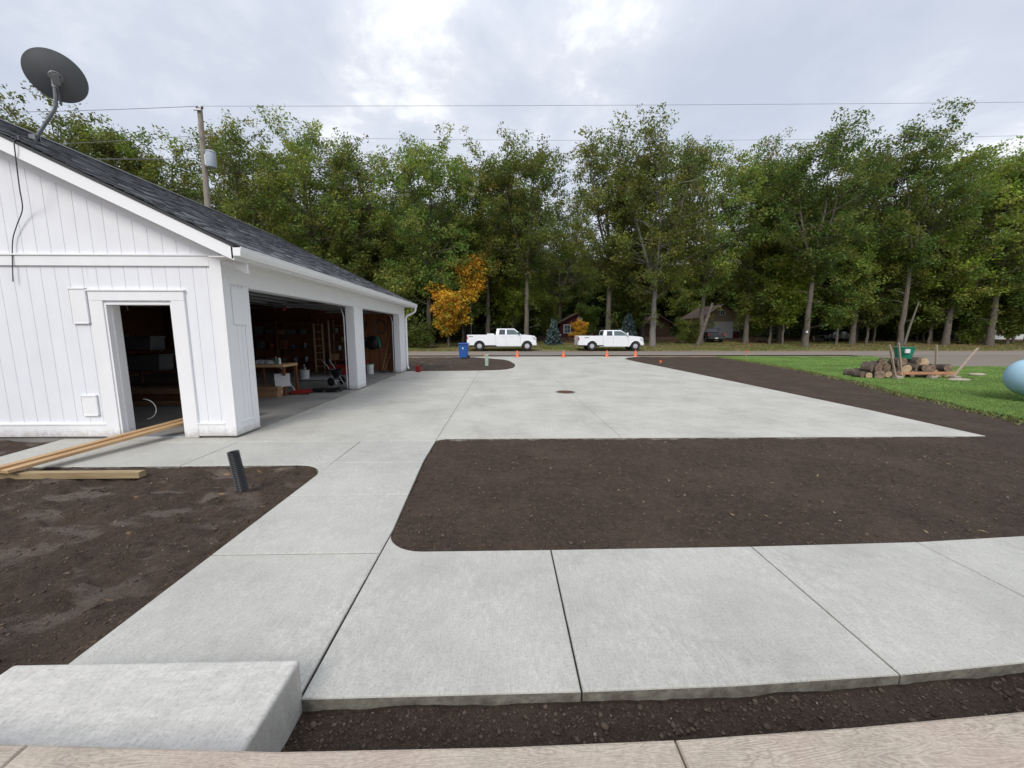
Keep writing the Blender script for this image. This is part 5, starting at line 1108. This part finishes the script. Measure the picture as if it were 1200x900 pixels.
for (yr,ys,us,hh) in ((52,57,48,22.5),(62,68,60,23.5),(74,80,80,24.)):
    u=-60+random.uniform(0,40)
    while u<1290:
        y=random.uniform(yr,ys); x=fx(u,y)
        if not (6<x<17 and y<70) and not (19<x<40 and 50<y<69) and not (70<x<86 and y<68):
            k=random.choice(['oak0','oak1','oak2','oak4','oak5','oak6','fore1']); h=hh*random.uniform(.86,1.06); s=h/26.; plant(k,'oak_tree',x,y,s*random.uniform(.95,1.15),'green oak in the shaded ranks behind the front oaks',G2,sz=s)
        u+=us*random.uniform(.7,1.3)
G3='young trees under the oaks'
for i in range(74):
    u=random.uniform(-40,1260); y=random.choice([random.uniform(47,53),random.uniform(54,62),random.uniform(62,75)]); x=fx(u,y)
    if (5<x<18 and 43<y<70) or (19<x<40 and 44<y<69) or (6<x<16 and y<55) or (69<x<86 and y<68) or (40<x<49 and y<54): continue
    k=random.choice(['und1','und2','und1','und2','und0']); s=random.uniform(.7,1.35); plant(k,'young_tree',x,y,s,'young leafy tree in the shade under the oaks',G3)
for i,(u,y,s,key,lb) in enumerate(((920,45,.95,'yel','yellow green young tree left of the white tagged oak'),(1100,47,.85,'yel','yellow green young tree behind the firewood rack'),(470,41,.8,'und1','low leafy tree behind the far garage corner'),(800,46,.33,'und2','small slanting tree before the log cabin'),(1165,46,.9,'yel','yellowish young tree beside the pale house'),(1195,44,.7,'und2','dark young tree at the right edge'),(734,50,1.0,'und2','young tree behind the smaller pickup'),(690,55,.55,'und2','young tree half covering the right side of the red cabin'),(641,54,.6,'und1','young tree left of the red cabin'),(885,52,.7,'und0','light young tree beside the tan garage wall'))):
    plant(key,'young_tree',fx(u,y),y,s,lb,G3)
plant('org','maple_tree',fx(526,41.0),41.0,.66,'low spreading maple with bright orange leaves left of the larger pickup','autumn trees',1.)
plant('orgb','maple_tree',fx(553,43),43,1.,'taller thin maple with orange upper leaves behind the low orange maple','autumn trees',2.5)
plant('org','maple_sapling',fx(678,46),46,.30,'tiny orange sapling in front of the red cabin','autumn trees',2.,'sapling')
plant('spruce','spruce_tree',fx(648,45),45,.95,'blue grey spruce left of the orange sapling','young spruces',0); plant('spruce','spruce_tree',fx(736,46),46,1.15,'blue grey spruce behind the cab of the smaller pickup','young spruces',1.3)
plant('bush','green_bush',fx(497,39.5),39.5,.75,'round green bush by the road near the garage end',None,cat='bush'); 
for u,y,lb in ((812,46.5,'grey green bush before the black pickup'),(480,41,'brownish bush beside the round green bush'),(1150,45,'low bush behind the gravel lot')): plant('bush','green_bush',fx(u,y),y,.8,lb,None,cat='bush')
# leaning pale dead trunk
o_=tag(MB().tube([(fx(1068,44),44,.1),(fx(1072,44),44,2.4),(fx(1079,44),44,5.2)],[.13,.11,.06],8).build('dead_tree',MAT['bark_pale'],smooth=True),'thin leaning pale dead trunk right of the stout oak','dead tree')
o_=tag(MB().tube([(fx(818,43.5),43.5,.0),(fx(826,43.5),43.7,2.2),(fx(836,43.5),44,5.0)],[.22,.19,.13],8).build('leaning_trunk',MAT['bark'],smooth=True),'dark leaning trunk before the log cabin','tree trunk')
# white tag on trunk
o_=tag(MB().lathe([(.12,0),(.12,.02)],14,Matrix.Translation((fx(948.5,40.55),40.55,1.75))@Matrix.Rotation(math.pi/2,4,'X')).build('trunk_marker',MAT['paper']),'small round white marker on the large oak trunk','marker')
# dark undergrowth mass far behind
rg=np.random.default_rng(9); n=260000; y=rg.uniform(82,100,n); x=rg.uniform(-1.6,1.6,n)*y; z=1.0+rg.random(n)*(11+7*fbm(x*.08,y*.02,3,3)); cc=np.array([[.03,.05,.014]])*rg.uniform(.6,1.5,(n,1))
tag(obj('distant_woodland',npmesh('distant_woodland',cards(x,y,z,np.full(n,.95),cc,.2,rg).reshape(-1,3),4,MAT['leaf'],cc)),'dark mass of woodland far behind the oaks','woodland',kind='stuff')
n=60000; y=rg.uniform(56,80,n); x=rg.uniform(-1.5,1.5,n)*y; k=~((x>5)&(x<17)&(y<69)|(x>19)&(x<40)&(y<70)|(x>69)&(x<86)&(y<68)); x=x[k];y=y[k];n=len(x); z=height(x,y)+rg.random(n)*1.6*fbm(x*.3,y*.3,3,8)*2; cc=np.array([[.045,.065,.02]])*rg.uniform(.6,1.5,(n,1))
tag(obj('undergrowth',npmesh('undergrowth',cards(x,y,z,np.full(n,.3),cc,.4,rg).reshape(-1,3),4,MAT['leaf'],cc)),'low tangled undergrowth on the forest floor','undergrowth',kind='stuff')
# ------------------------------------------------------------------ sky, sun, camera
w=bpy.data.worlds.new('World'); sc.world=w; w.use_nodes=True; nt=w.node_tree; bg=nt.nodes['Background']; bg.inputs[1].default_value=.1
sky=N(nt,'ShaderNodeTexSky',sky_type='NISHITA'); sky.sun_disc=False; EL,AZ=R_(40),R_(200); sky.sun_elevation=EL; sky.sun_rotation=AZ; sky.dust_density=2.
tc=N(nt,'ShaderNodeTexCoord').outputs['Generated']; s3=N(nt,'ShaderNodeSeparateXYZ'); nt.links.new(tc,s3.inputs[0])
zc=math_(nt,'ADD',math_(nt,'MAXIMUM',s3.outputs[2],0.),.22)
cv=N(nt,'ShaderNodeCombineXYZ'); nt.links.new(math_(nt,'DIVIDE',s3.outputs[0],zc),cv.inputs[0]); nt.links.new(math_(nt,'DIVIDE',s3.outputs[1],zc),cv.inputs[1])
mp=N(nt,'ShaderNodeMapping'); mp.inputs['Location'].default_value=(.3,.2,0); nt.links.new(cv.outputs[0],mp.inputs[0])
nA=noise(nt,mp.outputs[0],1.1,7,.52,.3); nB=noise(nt,mp.outputs[0],2.6,8,.6,.2)
cl=math_(nt,'MULTIPLY_ADD',nB,.45,math_(nt,'MULTIPLY',nA,.55))
# a brighter thin patch of cloud in the north, as in the sky that day
dp=N(nt,'ShaderNodeVectorMath',operation='DOT_PRODUCT'); nt.links.new(tc,dp.inputs[0]); v_=Vector((.08,.86,.50)).normalized(); dp.inputs[1].default_value=v_
sp=N(nt,'ShaderNodeMapRange'); sp.inputs[1].default_value=.88; sp.inputs[2].default_value=1.; sp.inputs[3].default_value=0; sp.inputs[4].default_value=.05; nt.links.new(dp.outputs['Value'],sp.inputs[0])
cl=math_(nt,'ADD',cl,sp.outputs[0])
cc_=ramp(nt,cl,[(.38,(5.1,5.55,6.5)),(.50,(5.8,6.2,7.05)),(.56,(6.7,7.0,7.7)),(.60,(8.8,8.95,9.2))])
mz=N(nt,'ShaderNodeMapRange'); mz.interpolation_type='SMOOTHSTEP'; mz.inputs[1].default_value=.50; mz.inputs[2].default_value=1.; mz.inputs[3].default_value=.88; mz.inputs[4].default_value=1.55; nt.links.new(s3.outputs[2],mz.inputs[0]); br=mz.outputs[0]
cm=N(nt,'ShaderNodeVectorMath',operation='SCALE'); nt.links.new(cc_,cm.inputs[0]); nt.links.new(br,cm.inputs[3])
nt.links.new(mixc(nt,.9,sky.outputs[0],cm.outputs[0]),bg.inputs[0])
sd=bpy.data.lights.new('sun','SUN'); sd.energy=1.5; sd.angle=R_(22); sd.color=(1,.96,.9); so=bpy.data.objects.new('sun',sd); COL.objects.link(so)
dirv=Vector((math.sin(AZ)*math.cos(EL),math.cos(AZ)*math.cos(EL),math.sin(EL))); so.rotation_euler=dirv.to_track_quat('Z','Y').to_euler()
cd=bpy.data.cameras.new('camera'); cam=bpy.data.objects.new('camera',cd); COL.objects.link(cam); cd.sensor_width=36; cd.lens=13.5; cd.clip_end=2000; cd.clip_start=.05
cam.location=(0,0,1.65); cam.rotation_euler=(math.pi/2-math.atan(60/450),0,R_(-1.27)); sc.camera=cam
vs_=sc.view_settings; vs_.view_transform='Standard'; vs_.look='None'; vs_.exposure=.52; vs_.gamma=1; vs_.use_curve_mapping=False
cy=sc.cycles; cy.use_denoising=True; cy.max_bounces=8; cy.diffuse_bounces=4; cy.glossy_bounces=2; cy.transmission_bounces=4; cy.transparent_max_bounces=4; cy.caustics_reflective=False; cy.caustics_refractive=False
sc.render.use_persistent_data=False
